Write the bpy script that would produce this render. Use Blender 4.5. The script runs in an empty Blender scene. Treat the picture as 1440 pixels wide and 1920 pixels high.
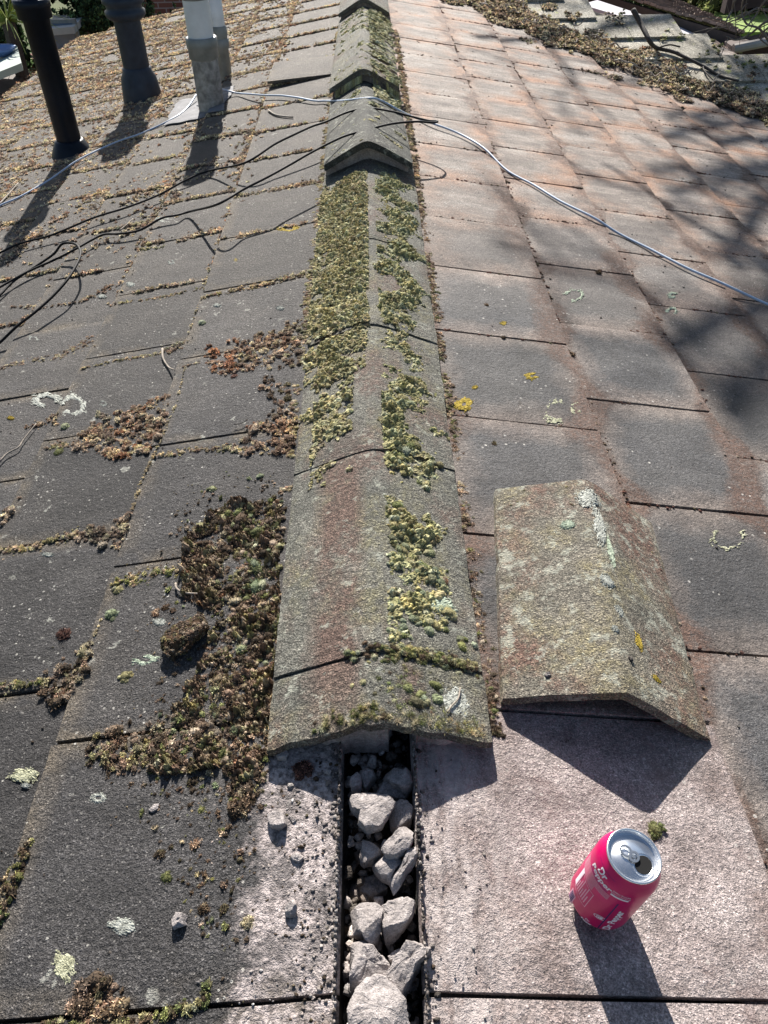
import bpy, bmesh, math, random
import numpy as np
from mathutils import Vector, Matrix, noise as mn
random.seed(7); RNG = np.random.default_rng(11)
SC = bpy.context.scene; COL = SC.collection
D2R = math.radians

# ------------------------------------------------------------------ camera
def cam_axes(pitch=42.5, yaw=0.25, roll=1.3, H=.831, cx=.0125):
    p, y, r = map(D2R, (pitch, yaw, roll))
    fw = np.array([math.sin(y)*math.cos(p), math.cos(y)*math.cos(p), -math.sin(p)])
    rt = np.array([math.cos(y), -math.sin(y), 0.]); dn = np.cross(fw, rt)
    R = rt*math.cos(r)+dn*math.sin(r); D = -rt*math.sin(r)+dn*math.cos(r)
    return R, D, fw, np.array([cx, 0, H])
CAM = cam_axes(); FPX = 1450.
R_, D_, F_, O_ = CAM
cd = bpy.data.cameras.new('camera'); co = bpy.data.objects.new('camera', cd); COL.objects.link(co)
M = Matrix.Identity(4)
for i in range(3):
    M[i][0] = R_[i]; M[i][1] = -D_[i]; M[i][2] = -F_[i]; M[i][3] = O_[i]
co.matrix_world = M
cd.sensor_fit = 'VERTICAL'; cd.sensor_height = 36.; cd.lens = 36.*FPX/1920.
cd.clip_start = .02; cd.clip_end = 500
SC.camera = co
# ------------------------------------------------------------------ light
SUN_AZ, SUN_EL = D2R(-5.5), D2R(31)
SUN = np.array([math.sin(SUN_AZ)*math.cos(SUN_EL), math.cos(SUN_AZ)*math.cos(SUN_EL), math.sin(SUN_EL)])
w = bpy.data.worlds.new('World'); SC.world = w; w.use_nodes = True
nt = w.node_tree; bg = nt.nodes['Background']
sky = nt.nodes.new('ShaderNodeTexSky'); sky.sky_type = 'NISHITA'; sky.sun_disc = False
sky.sun_elevation = SUN_EL; sky.sun_rotation = SUN_AZ
nt.links.new(sky.outputs[0], bg.inputs[0]); bg.inputs[1].default_value = .05
sl = bpy.data.lights.new('sun', 'SUN'); sl.energy = 5.0; sl.angle = D2R(.5); sl.color = (1, .95, .88)
so = bpy.data.objects.new('sun', sl); COL.objects.link(so)
so.rotation_mode = 'QUATERNION'; so.rotation_quaternion = Vector(SUN).to_track_quat('Z', 'Y')
SC.view_settings.view_transform = 'Standard'; SC.view_settings.look = 'None'
SC.view_settings.exposure = 1.28; SC.view_settings.gamma = 1

# ------------------------------------------------------------------ helpers: pixels (of the 1440x1920 photo) to the roof
AL = D2R(12)
def ray(x, y): return R_*(x-720)/FPX + D_*(y-960)/FPX + F_
def on_plane(x, y, n, q):
    d = ray(x, y); n = np.array(n, float); t = (n@(np.array(q)-O_))/(n@d); return O_+t*d
def frame(side):
    return np.array([side*math.cos(AL), 0, -math.sin(AL)]), np.array([side*math.sin(AL), 0, math.cos(AL)])
def hit(x, y, h=.01, side=None):
    """pixel -> (side, p downslope, y along ridge)"""
    for s in ((side,) if side else (1, -1)):
        P, N = frame(s); W = on_plane(x, y, N, N*h)
        if side or W[0]*s >= 0: return s, float(W@P), float(W[1])
    return 1, 0., float(W[1])
BUTT = {-1: [.435+.26*i for i in range(8)], 1: [.45+.285*i for i in range(9)]}
LIFT = .016
def surf_h(side, p):
    b = BUTT[side]
    for i, e in enumerate(b):
        if p <= e: return LIFT-(e-p)*math.tan(D2R(3))
    return .016
def surf(side, p, y, up=0.):
    P, N = frame(side)
    return P*p+N*(surf_h(side, p)+up)+np.array([0, y, 0]), N
def pix(x, y, up=0., side=None):
    s, p, yy = hit(x, y, .01, side); return surf(s, p, yy, up)[0]
def pxm(W): return FPX/((np.asarray(W)-O_)@F_)

# ------------------------------------------------------------------ helpers: objects
def tag(o, label=None, cat=None, group=None, kind=None):
    if label: o['label'] = label
    if cat: o['category'] = cat
    if group: o['group'] = group
    if kind: o['kind'] = kind
    return o
def empty(name, loc, label=None, cat=None, group=None, kind=None):
    o = bpy.data.objects.new(name, None); COL.objects.link(o); o.location = loc; o.empty_display_size = .05
    return tag(o, label, cat, group, kind)
def mk(name, V, F, mat, parent=None, col=None, smooth=False, tuv=None):
    me = bpy.data.meshes.new(name)
    V = np.asarray(V, dtype=np.float64)
    if isinstance(F, np.ndarray):
        k = F.shape[1]; n = len(F)
        me.vertices.add(len(V)); me.vertices.foreach_set('co', V.ravel())
        me.loops.add(n*k); me.loops.foreach_set('vertex_index', F.ravel().astype(np.int32))
        me.polygons.add(n); me.polygons.foreach_set('loop_start', np.arange(0, n*k, k, dtype=np.int32))
        me.update(calc_edges=True); me.validate()
    else:
        me.from_pydata([tuple(v) for v in V], [], F)
    if smooth: me.polygons.foreach_set('use_smooth', [True]*len(me.polygons))
    if col is not None:
        a = me.color_attributes.new('Col', 'FLOAT_COLOR', 'POINT')
        c = np.ones((len(V), 4)); c[:, :3] = col; a.data.foreach_set('color', c.ravel())
    if tuv is not None:
        a = me.attributes.new('tuv', 'FLOAT_VECTOR', 'POINT'); a.data.foreach_set('vector', np.asarray(tuv, float).ravel())
    me.materials.append(mat)
    o = bpy.data.objects.new(name, me); COL.objects.link(o)
    if parent is not None:
        o.parent = parent
        o.matrix_parent_inverse = Matrix.Translation(parent.location).inverted() if parent.type == 'EMPTY' else Matrix.Identity(4)
    return o
def box(c, s, rz=0):
    V = []
    for dx in (-.5, .5):
        for dy in (-.5, .5):
            for dz in (-.5, .5):
                x, y = dx*s[0], dy*s[1]
                V.append((c[0]+x*math.cos(rz)-y*math.sin(rz), c[1]+x*math.sin(rz)+y*math.cos(rz), c[2]+dz*s[2]))
    return V, [(0, 1, 3, 2), (4, 6, 7, 5), (0, 4, 5, 1), (2, 3, 7, 6), (0, 2, 6, 4), (1, 5, 7, 3)]
def merge(parts):
    V, F = [], []
    for v, f in parts:
        n = len(V); V += [tuple(q) for q in v]; F += [tuple(i+n for i in ff) for ff in f]
    return V, F
def tube(pts, rad, seg=8, cap=True):
    pts = [Vector(p) for p in pts]; n = len(pts)
    rad = rad if hasattr(rad, '__len__') else [rad]*n
    V, F = [], []; ref = Vector((0, 0, 1)); prev = None
    for i, p in enumerate(pts):
        t = (pts[min(i+1, n-1)]-pts[max(i-1, 0)]).normalized()
        a = prev if prev is not None else (ref if abs(t.z) < .9 else Vector((1, 0, 0)))
        u = (a-t*a.dot(t)); u = u.normalized() if u.length > 1e-6 else t.orthogonal().normalized()
        prev = u; v = t.cross(u)
        for k in range(seg):
            A = 2*math.pi*k/seg; V.append(p+(u*math.cos(A)+v*math.sin(A))*rad[i])
    for i in range(n-1):
        for k in range(seg):
            a, b = i*seg+k, i*seg+(k+1) % seg; F.append((a, b, b+seg, a+seg))
    if cap: F += [tuple(range(seg-1, -1, -1)), tuple(range((n-1)*seg, n*seg))]
    return V, F
def lathe(prof, seg=32, origin=(0, 0, 0), axis=(0, 0, 1), cap0=False, cap1=False):
    ax = Vector(axis).normalized(); u = ax.orthogonal().normalized(); v = ax.cross(u); O = Vector(origin)
    V = [O+ax*z+(u*math.cos(2*math.pi*k/seg)+v*math.sin(2*math.pi*k/seg))*r for r, z in prof for k in range(seg)]
    F = [(i*seg+k, i*seg+(k+1) % seg, (i+1)*seg+(k+1) % seg, (i+1)*seg+k) for i in range(len(prof)-1) for k in range(seg)]
    if cap0: F.append(tuple(range(seg-1, -1, -1)))
    if cap1: F.append(tuple(range((len(prof)-1)*seg, len(prof)*seg)))
    return V, F
def smooth_path(pts, sub=6):
    P = [np.array(p, float) for p in pts]; P = [2*P[0]-P[1]]+P+[2*P[-1]-P[-2]]; out = []
    for i in range(1, len(P)-2):
        for k in range(sub):
            t = k/sub; a, b, c, d = P[i-1:i+3]
            out.append(.5*((2*b)+(c-a)*t+(2*a-5*b+4*c-d)*t*t+(3*b-3*c+d-a)*t**3))
    out.append(P[-2]); return out

# ------------------------------------------------------------------ helpers: materials
class NB:
    def __init__(s, name):
        s.m = bpy.data.materials.new(name); s.m.use_nodes = True; s.t = s.m.node_tree; s.n = s.t.nodes
        s.b = s.n['Principled BSDF']; s.l = s.t.links
        s.pos = s.n.new('ShaderNodeNewGeometry').outputs['Position']
    def put(s, sock, v):
        if hasattr(v, 'is_output') or hasattr(v, 'links'): s.l.new(v, sock)
        else:
            if isinstance(v, (tuple, list)) and len(v) == 3 and len(sock.default_value) == 4: v = (*v, 1)
            sock.default_value = v
    def noise(s, scale, detail=3, rough=.6, vec=None, dist=0, color=False):
        n = s.n.new('ShaderNodeTexNoise'); s.l.new(vec or s.pos, n.inputs['Vector'])
        n.inputs['Scale'].default_value = scale; n.inputs['Detail'].default_value = detail
        n.inputs['Roughness'].default_value = rough; n.inputs['Distortion'].default_value = dist
        return n.outputs['Color' if color else 'Fac']
    def voro(s, scale, vec=None, feat='F1', out='Distance'):
        n = s.n.new('ShaderNodeTexVoronoi'); n.feature = feat; s.l.new(vec or s.pos, n.inputs['Vector'])
        n.inputs['Scale'].default_value = scale; return n.outputs[out]
    def ramp(s, f, stops, interp='LINEAR'):
        n = s.n.new('ShaderNodeValToRGB'); e = n.color_ramp.elements; n.color_ramp.interpolation = interp
        while len(e) < len(stops): e.new(.5)
        for q, (p, c) in zip(e, stops):
            q.position = p; q.color = (*c, 1) if hasattr(c, '__len__') else (c, c, c, 1)
        s.l.new(f, n.inputs[0]); return n.outputs[0]
    def mix(s, f, a, b, mode='MIX'):
        n = s.n.new('ShaderNodeMix'); n.data_type = 'RGBA'; n.blend_type = mode
        s.put(n.inputs[0], f); s.put(n.inputs[6], a); s.put(n.inputs[7], b); return n.outputs[2]
    def math(s, op, a, b=None, c=None, clamp=False):
        n = s.n.new('ShaderNodeMath'); n.operation = op; n.use_clamp = clamp
        s.put(n.inputs[0], a)
        if b is not None: s.put(n.inputs[1], b)
        if c is not None: s.put(n.inputs[2], c)
        return n.outputs[0]
    def rng(s, v, a, b, c=0., d=1.):
        n = s.n.new('ShaderNodeMapRange'); s.put(n.inputs[0], v)
        for i, q in enumerate((a, b, c, d)): s.put(n.inputs[i+1], q)
        return n.outputs[0]
    def xyz(s, v):
        n = s.n.new('ShaderNodeSeparateXYZ'); s.l.new(v, n.inputs[0]); return n.outputs
    def attr(s, name, out='Vector'):
        n = s.n.new('ShaderNodeAttribute'); n.attribute_name = name; return n.outputs[out]
    def scalev(s, v, sc):
        n = s.n.new('ShaderNodeVectorMath'); n.operation = 'MULTIPLY'; s.put(n.inputs[0], v); n.inputs[1].default_value = sc; return n.outputs[0]
    def bump(s, h, dist=.002, strength=1., nrm=None):
        n = s.n.new('ShaderNodeBump'); s.l.new(h, n.inputs['Height']); n.inputs['Distance'].default_value = dist
        n.inputs['Strength'].default_value = strength
        if nrm: s.l.new(nrm, n.inputs['Normal'])
        return n.outputs[0]
    def out(s, col, rough=.85, nrm=None, spec=.35, **kw):
        s.put(s.b.inputs['Base Color'], col); s.put(s.b.inputs['Roughness'], rough)
        s.b.inputs['Specular IOR Level'].default_value = spec
        if nrm: s.l.new(nrm, s.b.inputs['Normal'])
        for k, v in kw.items(): s.put(s.b.inputs[k], v)
        return s.m
def simple(name, col, rough=.7, ns=20, amt=.3, bump=0, spec=.4, bs=None, **kw):
    b = NB(name); n = b.noise(ns, 5)
    lo = tuple(c*(1-amt) for c in col); hi = tuple(min(1, c*(1+amt)) for c in col)
    nr = b.bump(b.noise(bs or ns*6, 3), bump) if bump else None
    return b.out(b.ramp(n, [(.3, lo), (.7, hi)]), rough, nr, spec, **kw)

def grain(b, c, lo=.35, hi=1.75, scale=420, gran=.75):
    g = b.noise(scale, 2, .7); g2 = b.noise(scale*.28, 3, .7)
    c = b.mix(1., c, b.ramp(g, [(.3, lo), (.52, .95), (.72, hi)]), 'MULTIPLY')
    c = b.mix(.75, c, b.ramp(g2, [(.3, .62), (.7, 1.35)]), 'MULTIPLY')
    vc = b.xyz(b.voro(scale*1.15, out='Color'))[0]
    c = b.mix(gran, c, b.ramp(vc, [(0, .38), (.45, .8), (.8, 1.15), (1., 2.3)]), 'MULTIPLY')
    return c, b.math('ADD', b.math('MULTIPLY', g, .6), b.math('MULTIPLY', vc, .4)), g2

def mat_tile_left():
    b = NB('weathered_dark_concrete'); x, y, z = b.xyz(b.pos)
    t = b.xyz(b.attr('tuv')); v = t[1]; rnd = t[2]; u = t[0]
    big = b.noise(5, 6, .65)
    base = b.ramp(big, [(.3, (.042, .040, .041)), (.5, (.056, .053, .053)), (.72, (.076, .070, .066))])
    base = b.mix(1., base, b.ramp(rnd, [(0, .72), (1, 1.25)]), 'MULTIPLY')
    base = b.mix(1., base, b.ramp(b.noise(11, 7, .75, vec=b.scalev(b.pos, (.7, 1.6, 1))), [(.34, .7), (.5, 1.), (.68, 1.3)]), 'MULTIPLY')
    far = b.rng(y, 1.2, 4.2)                       # browner tiles up the roof; forward-scattered sunlight painted in as paler colour
    base = b.mix(b.math('MULTIPLY', far, .75), base, b.ramp(b.noise(9, 5), [(.3, (.095, .082, .07)), (.7, (.20, .17, .14))]))
    # dirt along the joints
    e = b.math('MINIMUM', b.math('MINIMUM', u, b.math('SUBTRACT', 1., u)), b.math('SUBTRACT', 1., v))
    ef = b.math('MULTIPLY', b.rng(e, .10, 0.), b.ramp(b.noise(16, 5), [(.4, 0.), (.6, 1.)]))
    base = b.mix(b.math('MULTIPLY', ef, .55), base, (.2, .16, .11))
    c, g, g2 = grain(b, base, .34, 2.2, 560, .55)
    vs = b.voro(260); vk = b.voro(260, out='Color')
    spk = b.math('MULTIPLY', b.rng(vs, .34, .2), b.rng(b.xyz(vk)[0], .80, .86))
    c = b.mix(b.math('MULTIPLY', spk, .5), c, (.34, .32, .30))
    # small pale lichen spots
    vd = b.voro(21, b.mix(.04, b.pos, b.noise(60, 3, color=True)))
    sp = b.math('MULTIPLY', b.rng(vd, .17, .12), b.ramp(b.noise(3.1, 3), [(.47, 0.), (.56, 1.)]))
    sp = b.math('MULTIPLY', sp, b.ramp(g2, [(.38, .2), (.55, 1.)]))
    c = b.mix(b.math('MULTIPLY', sp, .55), c, (.5, .5, .44))
    vd = b.voro(75); sp = b.math('MULTIPLY', b.rng(vd, .16, .12), b.ramp(b.noise(12, 3), [(.5, 0.), (.62, 1.)]))
    c = b.mix(b.math('MULTIPLY', sp, .8), c, (.55, .53, .48))
    # mortar residue beside the open ridge
    ax = b.math('ABSOLUTE', x)
    ax = b.math('ADD', ax, b.math('MULTIPLY', b.math('SUBTRACT', b.noise(19, 7, .7), .5), .16))
    mz = b.math('MULTIPLY', b.rng(ax, .15, .125), b.rng(y, .56, .50))
    mn_ = b.ramp(b.noise(22, 6, .7), [(.40, 0.), (.56, 1.)])
    mz = b.math('MULTIPLY', mz, b.math('ADD', .30, b.math('MULTIPLY', mn_, .70)))
    mc = b.mix(b.ramp(b.noise(150, 3), [(.35, 0.), (.6, 1.)]), (.17, .145, .14), (.60, .52, .50))
    c = b.mix(b.math('MULTIPLY', mz, .9), c, mc)
    h = b.math('ADD', b.math('MULTIPLY', g, .7), g2)
    rib = b.math('MULTIPLY', b.math('SINE', b.math('MULTIPLY', x, 210.)), b.math('MULTIPLY', mz, .5))
    return b.out(c, .8, b.bump(b.math('ADD', h, rib), .006), .3)

def mat_tile_right():
    b = NB('weathered_pink_concrete'); x, y, z = b.xyz(b.pos)
    t = b.xyz(b.attr('tuv')); u, v, rnd = t; v = b.rng(v, .2, 1.)
    # distances to tile edges, wobbling
    wob = b.math('MULTIPLY', b.math('SUBTRACT', b.noise(7, 5, .65), .5), .42)
    eu = b.math('MINIMUM', u, b.math('SUBTRACT', 1., u)); ev = b.math('MINIMUM', v, b.math('SUBTRACT', 1., v))
    e = b.math('ADD', b.math('MINIMUM', eu, ev), wob)
    e = b.math('ADD', e, b.math('MULTIPLY', b.math('SUBTRACT', b.noise(38, 8, .8), .5), .22)); dark = b.rng(e, .0, .22)
    darkc = b.ramp(b.noise(4, 5), [(.3, (.058, .058, .062)), (.7, (.115, .11, .107))])
    pale = b.ramp(b.noise(8, 6, .7), [(.3, (.15, .12, .105)), (.55, (.225, .185, .16)), (.75, (.34, .29, .255))])
    base = b.mix(dark, pale, darkc)
    base = b.mix(1., base, b.ramp(rnd, [(0, .82), (1, 1.2)]), 'MULTIPLY')
    # orange tiles high on the roof, their far glare painted in as paler colour
    far = b.rng(b.math('ADD', y, b.math('MULTIPLY', b.noise(1.2, 3), 1.6)), 2.3, 3.6)
    farc = b.ramp(b.noise(5, 6, .7, vec=b.scalev(b.pos, (.6, 2.2, 1))), [(.3, (.17, .13, .11)), (.45, (.25, .205, .175)), (.55, (.37, .31, .265)), (.7, (.47, .42, .375))])
    base = b.mix(b.math('MULTIPLY', far, .75), base, farc)
    orange = b.math('MULTIPLY', b.math('MULTIPLY', b.rng(y, 1.7, 2.7), b.rng(e, .34, .0)), b.ramp(b.noise(4.3, 6, .65), [(.42, 0.), (.58, 1.)]))
    base = b.mix(b.math('MULTIPLY', orange, .9), base, (.36, .185, .105))
    # rust-brown algae mats at the joints
    # clean pale tile under the removed ridge tile
    near = b.math('MULTIPLY', b.rng(y, .575, .56), b.rng(x, .46, .44))
    nearc = b.ramp(b.noise(11, 6, .7), [(.3, (.23, .185, .175)), (.5, (.34, .285, .27)), (.72, (.45, .39, .37))])
    base = b.mix(near, base, nearc)
    ev2 = b.math('MINIMUM', b.math('SUBTRACT', 1., v), b.math('MULTIPLY', v, 1.4))
    eu2 = b.math('ADD', b.math('MULTIPLY', b.math('MINIMUM', b.math('SUBTRACT', 1., u), b.math('MULTIPLY', u, .9)), 1.), 0.)
    me = b.math('MINIMUM', b.math('ADD', ev2, b.math('MULTIPLY', eu2, .35)), b.math('ADD', eu2, b.math('MULTIPLY', ev2, .9)))
    rn = b.math('ADD', b.math('MULTIPLY', b.math('SUBTRACT', b.noise(5.5, 3, .5), .5), 1.1), b.math('MULTIPLY', b.math('SUBTRACT', b.noise(45, 8, .8), .5), .4))
    me = b.math('ADD', b.math('MULTIPLY', ev2, 1.5), b.math('MULTIPLY', eu2, .75)); rust = b.rng(b.math('ADD', me, rn), .42, .27)
    rust = b.math('MULTIPLY', rust, b.rng(near, 1., 0., .35, 1.))
    rc = b.mix(b.noise(190, 3), (.05, .028, .021), (.19, .112, .082))
    base = b.mix(b.math('MULTIPLY', rust, b.ramp(b.noise(95, 6, .8), [(.38, .15), (.52, .95)])), base, rc)
    base = b.mix(1., base, b.ramp(b.noise(13, 7, .75), [(.32, .62), (.5, 1.), (.7, 1.25)]), 'MULTIPLY')
    c, g, g2 = grain(b, base, .45, 1.55, 560, .4)
    vs = b.voro(210); vk = b.voro(210, out='Color')
    pit = b.math('MULTIPLY', b.rng(vs, .36, .2), b.rng(b.xyz(vk)[0], .74, .80))
    c = b.mix(b.math('MULTIPLY', pit, .55), c, (.07, .055, .05))
    vd = b.voro(60); sp = b.math('MULTIPLY', b.rng(vd, .17, .12), b.ramp(b.noise(9, 3), [(.52, 0.), (.62, 1.)]))
    c = b.mix(b.math('MULTIPLY', sp, .7), c, (.6, .57, .52))
    vd = b.voro(34, b.mix(.05, b.pos, b.noise(60, 3, color=True))); sp = b.math('MULTIPLY', b.rng(vd, .15, .10), b.ramp(b.noise(4.2, 3), [(.5, 0.), (.6, 1.)]))
    c = b.mix(b.math('MULTIPLY', sp, .8), c, (.04, .03, .025))
    mz = b.math('MULTIPLY', b.rng(x, .17, .09), b.rng(y, .56, .52))
    mz = b.math('MULTIPLY', mz, b.ramp(b.noise(24, 7, .72, vec=b.scalev(b.pos, (1.8, .7, 1))), [(.40, 0.), (.54, 1.)]))
    st = b.math('MULTIPLY', near, b.ramp(b.noise(9, 7, .72), [(.55, 0.), (.66, .7)])); c = b.mix(st, c, b.mix(b.noise(170, 3), (.09, .06, .055), (.26, .19, .175)))
    c = b.mix(b.math('MULTIPLY', mz, .7), c, b.mix(b.noise(160, 3), (.24, .2, .19), (.70, .63, .60)))
    h = b.math('ADD', b.math('MULTIPLY', g, .7), g2)
    h = b.math('ADD', h, b.math('MULTIPLY', rust, .5))
    rib = b.math('MULTIPLY', b.math('SINE', b.math('MULTIPLY', x, 200.)), b.math('MULTIPLY', mz, .6))
    return b.out(c, .78, b.bump(b.math('ADD', h, rib), .0038), .35)

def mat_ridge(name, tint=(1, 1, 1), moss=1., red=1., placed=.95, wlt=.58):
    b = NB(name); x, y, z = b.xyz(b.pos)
    oi = b.n.new('ShaderNodeObjectInfo').outputs['Random']
    c = b.ramp(b.noise(8, 6, .7), [(.3, (.085, .086, .074)), (.5, (.15, .146, .125)), (.72, (.235, .225, .19))])
    ol = b.math('MULTIPLY', b.ramp(b.noise(7.3, 5, .65, vec=b.scalev(b.pos, (1.6, 1, 1))), [(.46, 0.), (.62, 1.)]), .6*moss)
    ol = b.math('MULTIPLY', ol, b.ramp(b.noise(70, 5, .75), [(.38, 0.), (.56, 1.)]))
    c = b.mix(ol, c, b.mix(b.noise(90, 3), (.13, .12, .06), (.29, .26, .135)))
    rd = b.math('MULTIPLY', b.ramp(b.noise(6.1, 5, .6, vec=b.scalev(b.pos, (1.3, .8, 1))), [(.50, 0.), (.62, 1.)]), .8*red)
    rd = b.math('MULTIPLY', rd, b.ramp(b.noise(85, 5, .75), [(.36, 0.), (.52, 1.)]))
    st = b.math('MULTIPLY', b.math('MULTIPLY', b.rng(x, -.098, -.07), b.rng(x, -.008, -.03)), b.math('MULTIPLY', b.rng(y, 1.12, .98), b.rng(y, .46, .6, .35, 1.)))
    st = b.math('MULTIPLY', st, b.rng(b.math('ADD', b.noise(11, 8, .7), b.math('MULTIPLY', b.noise(60, 4), .3)), .50, .66))
    rd = b.math('MAXIMUM', rd, b.math('MULTIPLY', st, placed))
    c = b.mix(rd, c, b.mix(b.noise(140, 3), (.07, .042, .034), (.205, .135, .108)))
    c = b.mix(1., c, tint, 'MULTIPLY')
    c, g, g2 = grain(b, c, .28, 2.0, 500, .6)
    wl = b.math('MULTIPLY', b.ramp(b.noise(34, 6, .75), [(wlt, 0.), (wlt+.07, 1.)]), .6)
    c = b.mix(wl, c, (.42, .43, .36))
    return b.out(c, .85, b.bump(b.math('ADD', b.math('MULTIPLY', g, .8), g2), .007), .3)

def mat_col(name, rough=.9, mul=1., trans=0):
    b = NB(name); c = b.attr('Col', 'Color')
    c = b.mix(1., c, b.ramp(b.noise(260, 3, .7), [(.3, .45*mul), (.5, mul), (.72, 1.6*mul)]), 'MULTIPLY')
    m = b.out(c, rough, b.bump(b.noise(380, 3), .003), .25)
    if trans:
        tr = b.n.new('ShaderNodeBsdfTranslucent'); mx = b.n.new('ShaderNodeMixShader'); mx.inputs[0].default_value = trans
        b.l.new(c, tr.inputs[0]); b.l.new(b.b.outputs[0], mx.inputs[1]); b.l.new(tr.outputs[0], mx.inputs[2])
        b.l.new(mx.outputs[0], b.n['Material Output'].inputs[0])
    return m
def mat_mortar(name, lo=(.2, .165, .15), hi=(.52, .45, .41)):
    b = NB(name); c = b.ramp(b.noise(28, 6, .7), [(.3, lo), (.68, hi)])
    c, g, g2 = grain(b, c, .75, 1.2, 700, .2)
    return b.out(c, .92, b.bump(b.math('ADD', b.math('MULTIPLY', g, .35), b.noise(70, 5, .7)), .005), .2)

MT = dict(L=mat_tile_left(), R=mat_tile_right(), ridge=mat_ridge('mossy_ridge_concrete'),
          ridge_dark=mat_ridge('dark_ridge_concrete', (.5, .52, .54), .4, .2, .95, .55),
          ridge_loose=mat_ridge('stained_ridge_concrete', (1.22, 1.14, 1.08), .95, 1.2, 0., .535),
          moss=mat_col('moss', trans=.22, mul=1.7), litter=mat_col('dry_moss_litter', trans=.16, mul=1.75), mortar=mat_mortar('mortar'),
          rubble=mat_mortar('mortar_rubble', (.23, .205, .195), (.42, .38, .365)),
          felt=simple('black_underfelt', (.02, .018, .016), .95, 30, .5, .004),
          crumbs=mat_col('mortar_crumbs'))

# ------------------------------------------------------------------ tiles
def tile_grid(P, N, p0, p1, y0, y1, hb, tilt, thick, rnd, nu=10, nv=9, chip=1., dz=0., h0=0.):
    """one concrete tile: p0..p1 downslope, y0..y1 along the ridge; hb surface height at the butt edge"""
    V, F, T = [], [], []
    for j in range(nv+3):
        for i in range(nu+3):
            uu = min(max((i-1)/nu, 0), 1); vv = min(max((j-1)/nv, 0), 1)
            u = uu**1.0; v = vv
            p = p0+(p1-p0)*v; y = y0+(y1-y0)*u
            h = hb-(p1-p)*math.tan(tilt)+dz*v
            if i in (0, nu+2) or j in (0, nv+2): h -= thick
            elif i in (1, nu+1) or j in (1, nv+1): h -= .0018
            q = Vector((p*31, y*31, rnd*50))
            k = mn.noise(q)*.0012+mn.noise(q*3)*.0009
            if i <= 1: y += abs(k)*1.3*chip
            if i >= nu+1: y -= abs(k)*1.3*chip
            if j >= nv+1: p -= abs(mn.noise(q*1.7))*.004*chip
            h += mn.noise(q*.5)*.0008
            W = P*p+N*h; W = (W[0], y+W[1], W[2])
            V.append(W); T.append((uu, vv, rnd))
    n = nu+3
    for j in range(nv+2):
        for i in range(nu+2):
            a = j*n+i; F.append((a, a+1, a+n+1, a+n))
    return V, F, T
def add_tiles(lst, name, mat, parent, flip=False):
    VV, FF, TT = [], [], []
    for V, F, T in lst:
        k = len(VV); VV += V; TT += T
        FF += [tuple(i+k for i in (f[::-1] if flip else f)) for f in F]
    return mk(name, VV, FF, mat, parent, tuv=TT)
YEND = 6.8
house = empty('house', (0, 3, -.1), 'house under a shallow concrete tile roof with mossy ridge, dark left slope, pinkish right slope', 'house')
JOINTS = []   # (side, p0, p1, y) perpend joints ; butt lines from BUTT
rr = random.Random(3)
for side, step, ph in ((-1, .319, (.235, .335)), (1, .3255, (.235, .0435))):
    P, N = frame(side); lst = []
    for ci, bt in enumerate(BUTT[side]):
        pt = .045 if ci == 0 else BUTT[side][ci-1]-.07
        k0 = -4; y = ph[ci % 2]+k0*step
        while y < YEND:
            y1 = y+step
            if y1 > YEND: y1 = YEND
            if y1-y > .05:
                dh = rr.uniform(-.0012, .0018); lift = 0
                if side == -1 and ci == 0 and 3.9 < (y+y1)/2 < 4.2: lift = .03; y -= .02
                lst.append(tile_grid(P, N, pt, bt+rr.uniform(-.003, .003), y+.0022+rr.uniform(0, .001), y1-.0022, LIFT+dh, D2R(3), .013, rr.random(), dz=lift))
            JOINTS.append((side, pt if ci == 0 else BUTT[side][ci-1], bt, y1, ci))
            y = ph[ci % 2]+(k0+1)*step; k0 += 1
    add_tiles(lst, 'roof_slope', MT['L' if side < 0 else 'R'], house, flip=(side > 0))
# deck under the tiles: battens, felt and an eaves board
parts = []
for side in (-1, 1):
    P, N = frame(side); pe = BUTT[side][-1]-.02
    q = [P*.05+N*-.012, P*pe+N*-.012, P*pe+N*-.06, P*.05+N*-.06]
    V = [(a[0], y, a[2]) for y in (-1.1, YEND-.02) for a in q]
    parts.append((V, [(0, 1, 2, 3), (7, 6, 5, 4), (0, 4, 5, 1), (1, 5, 6, 2), (2, 6, 7, 3), (3, 7, 4, 0)]))
mk('roof_deck', *merge(parts), MT['felt'], house)
mk('ridge_board', *merge([box((0, 2.85, -.095), (.12, 7.8, .06))]), MT['felt'], house)
mk('wall', *merge([box((-.05, 2.8, -1.95), (4.2, 7.6, 2.9))]), simple('house_brick', (.24, .11, .075), .9, 12, .3, .003), house)

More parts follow.
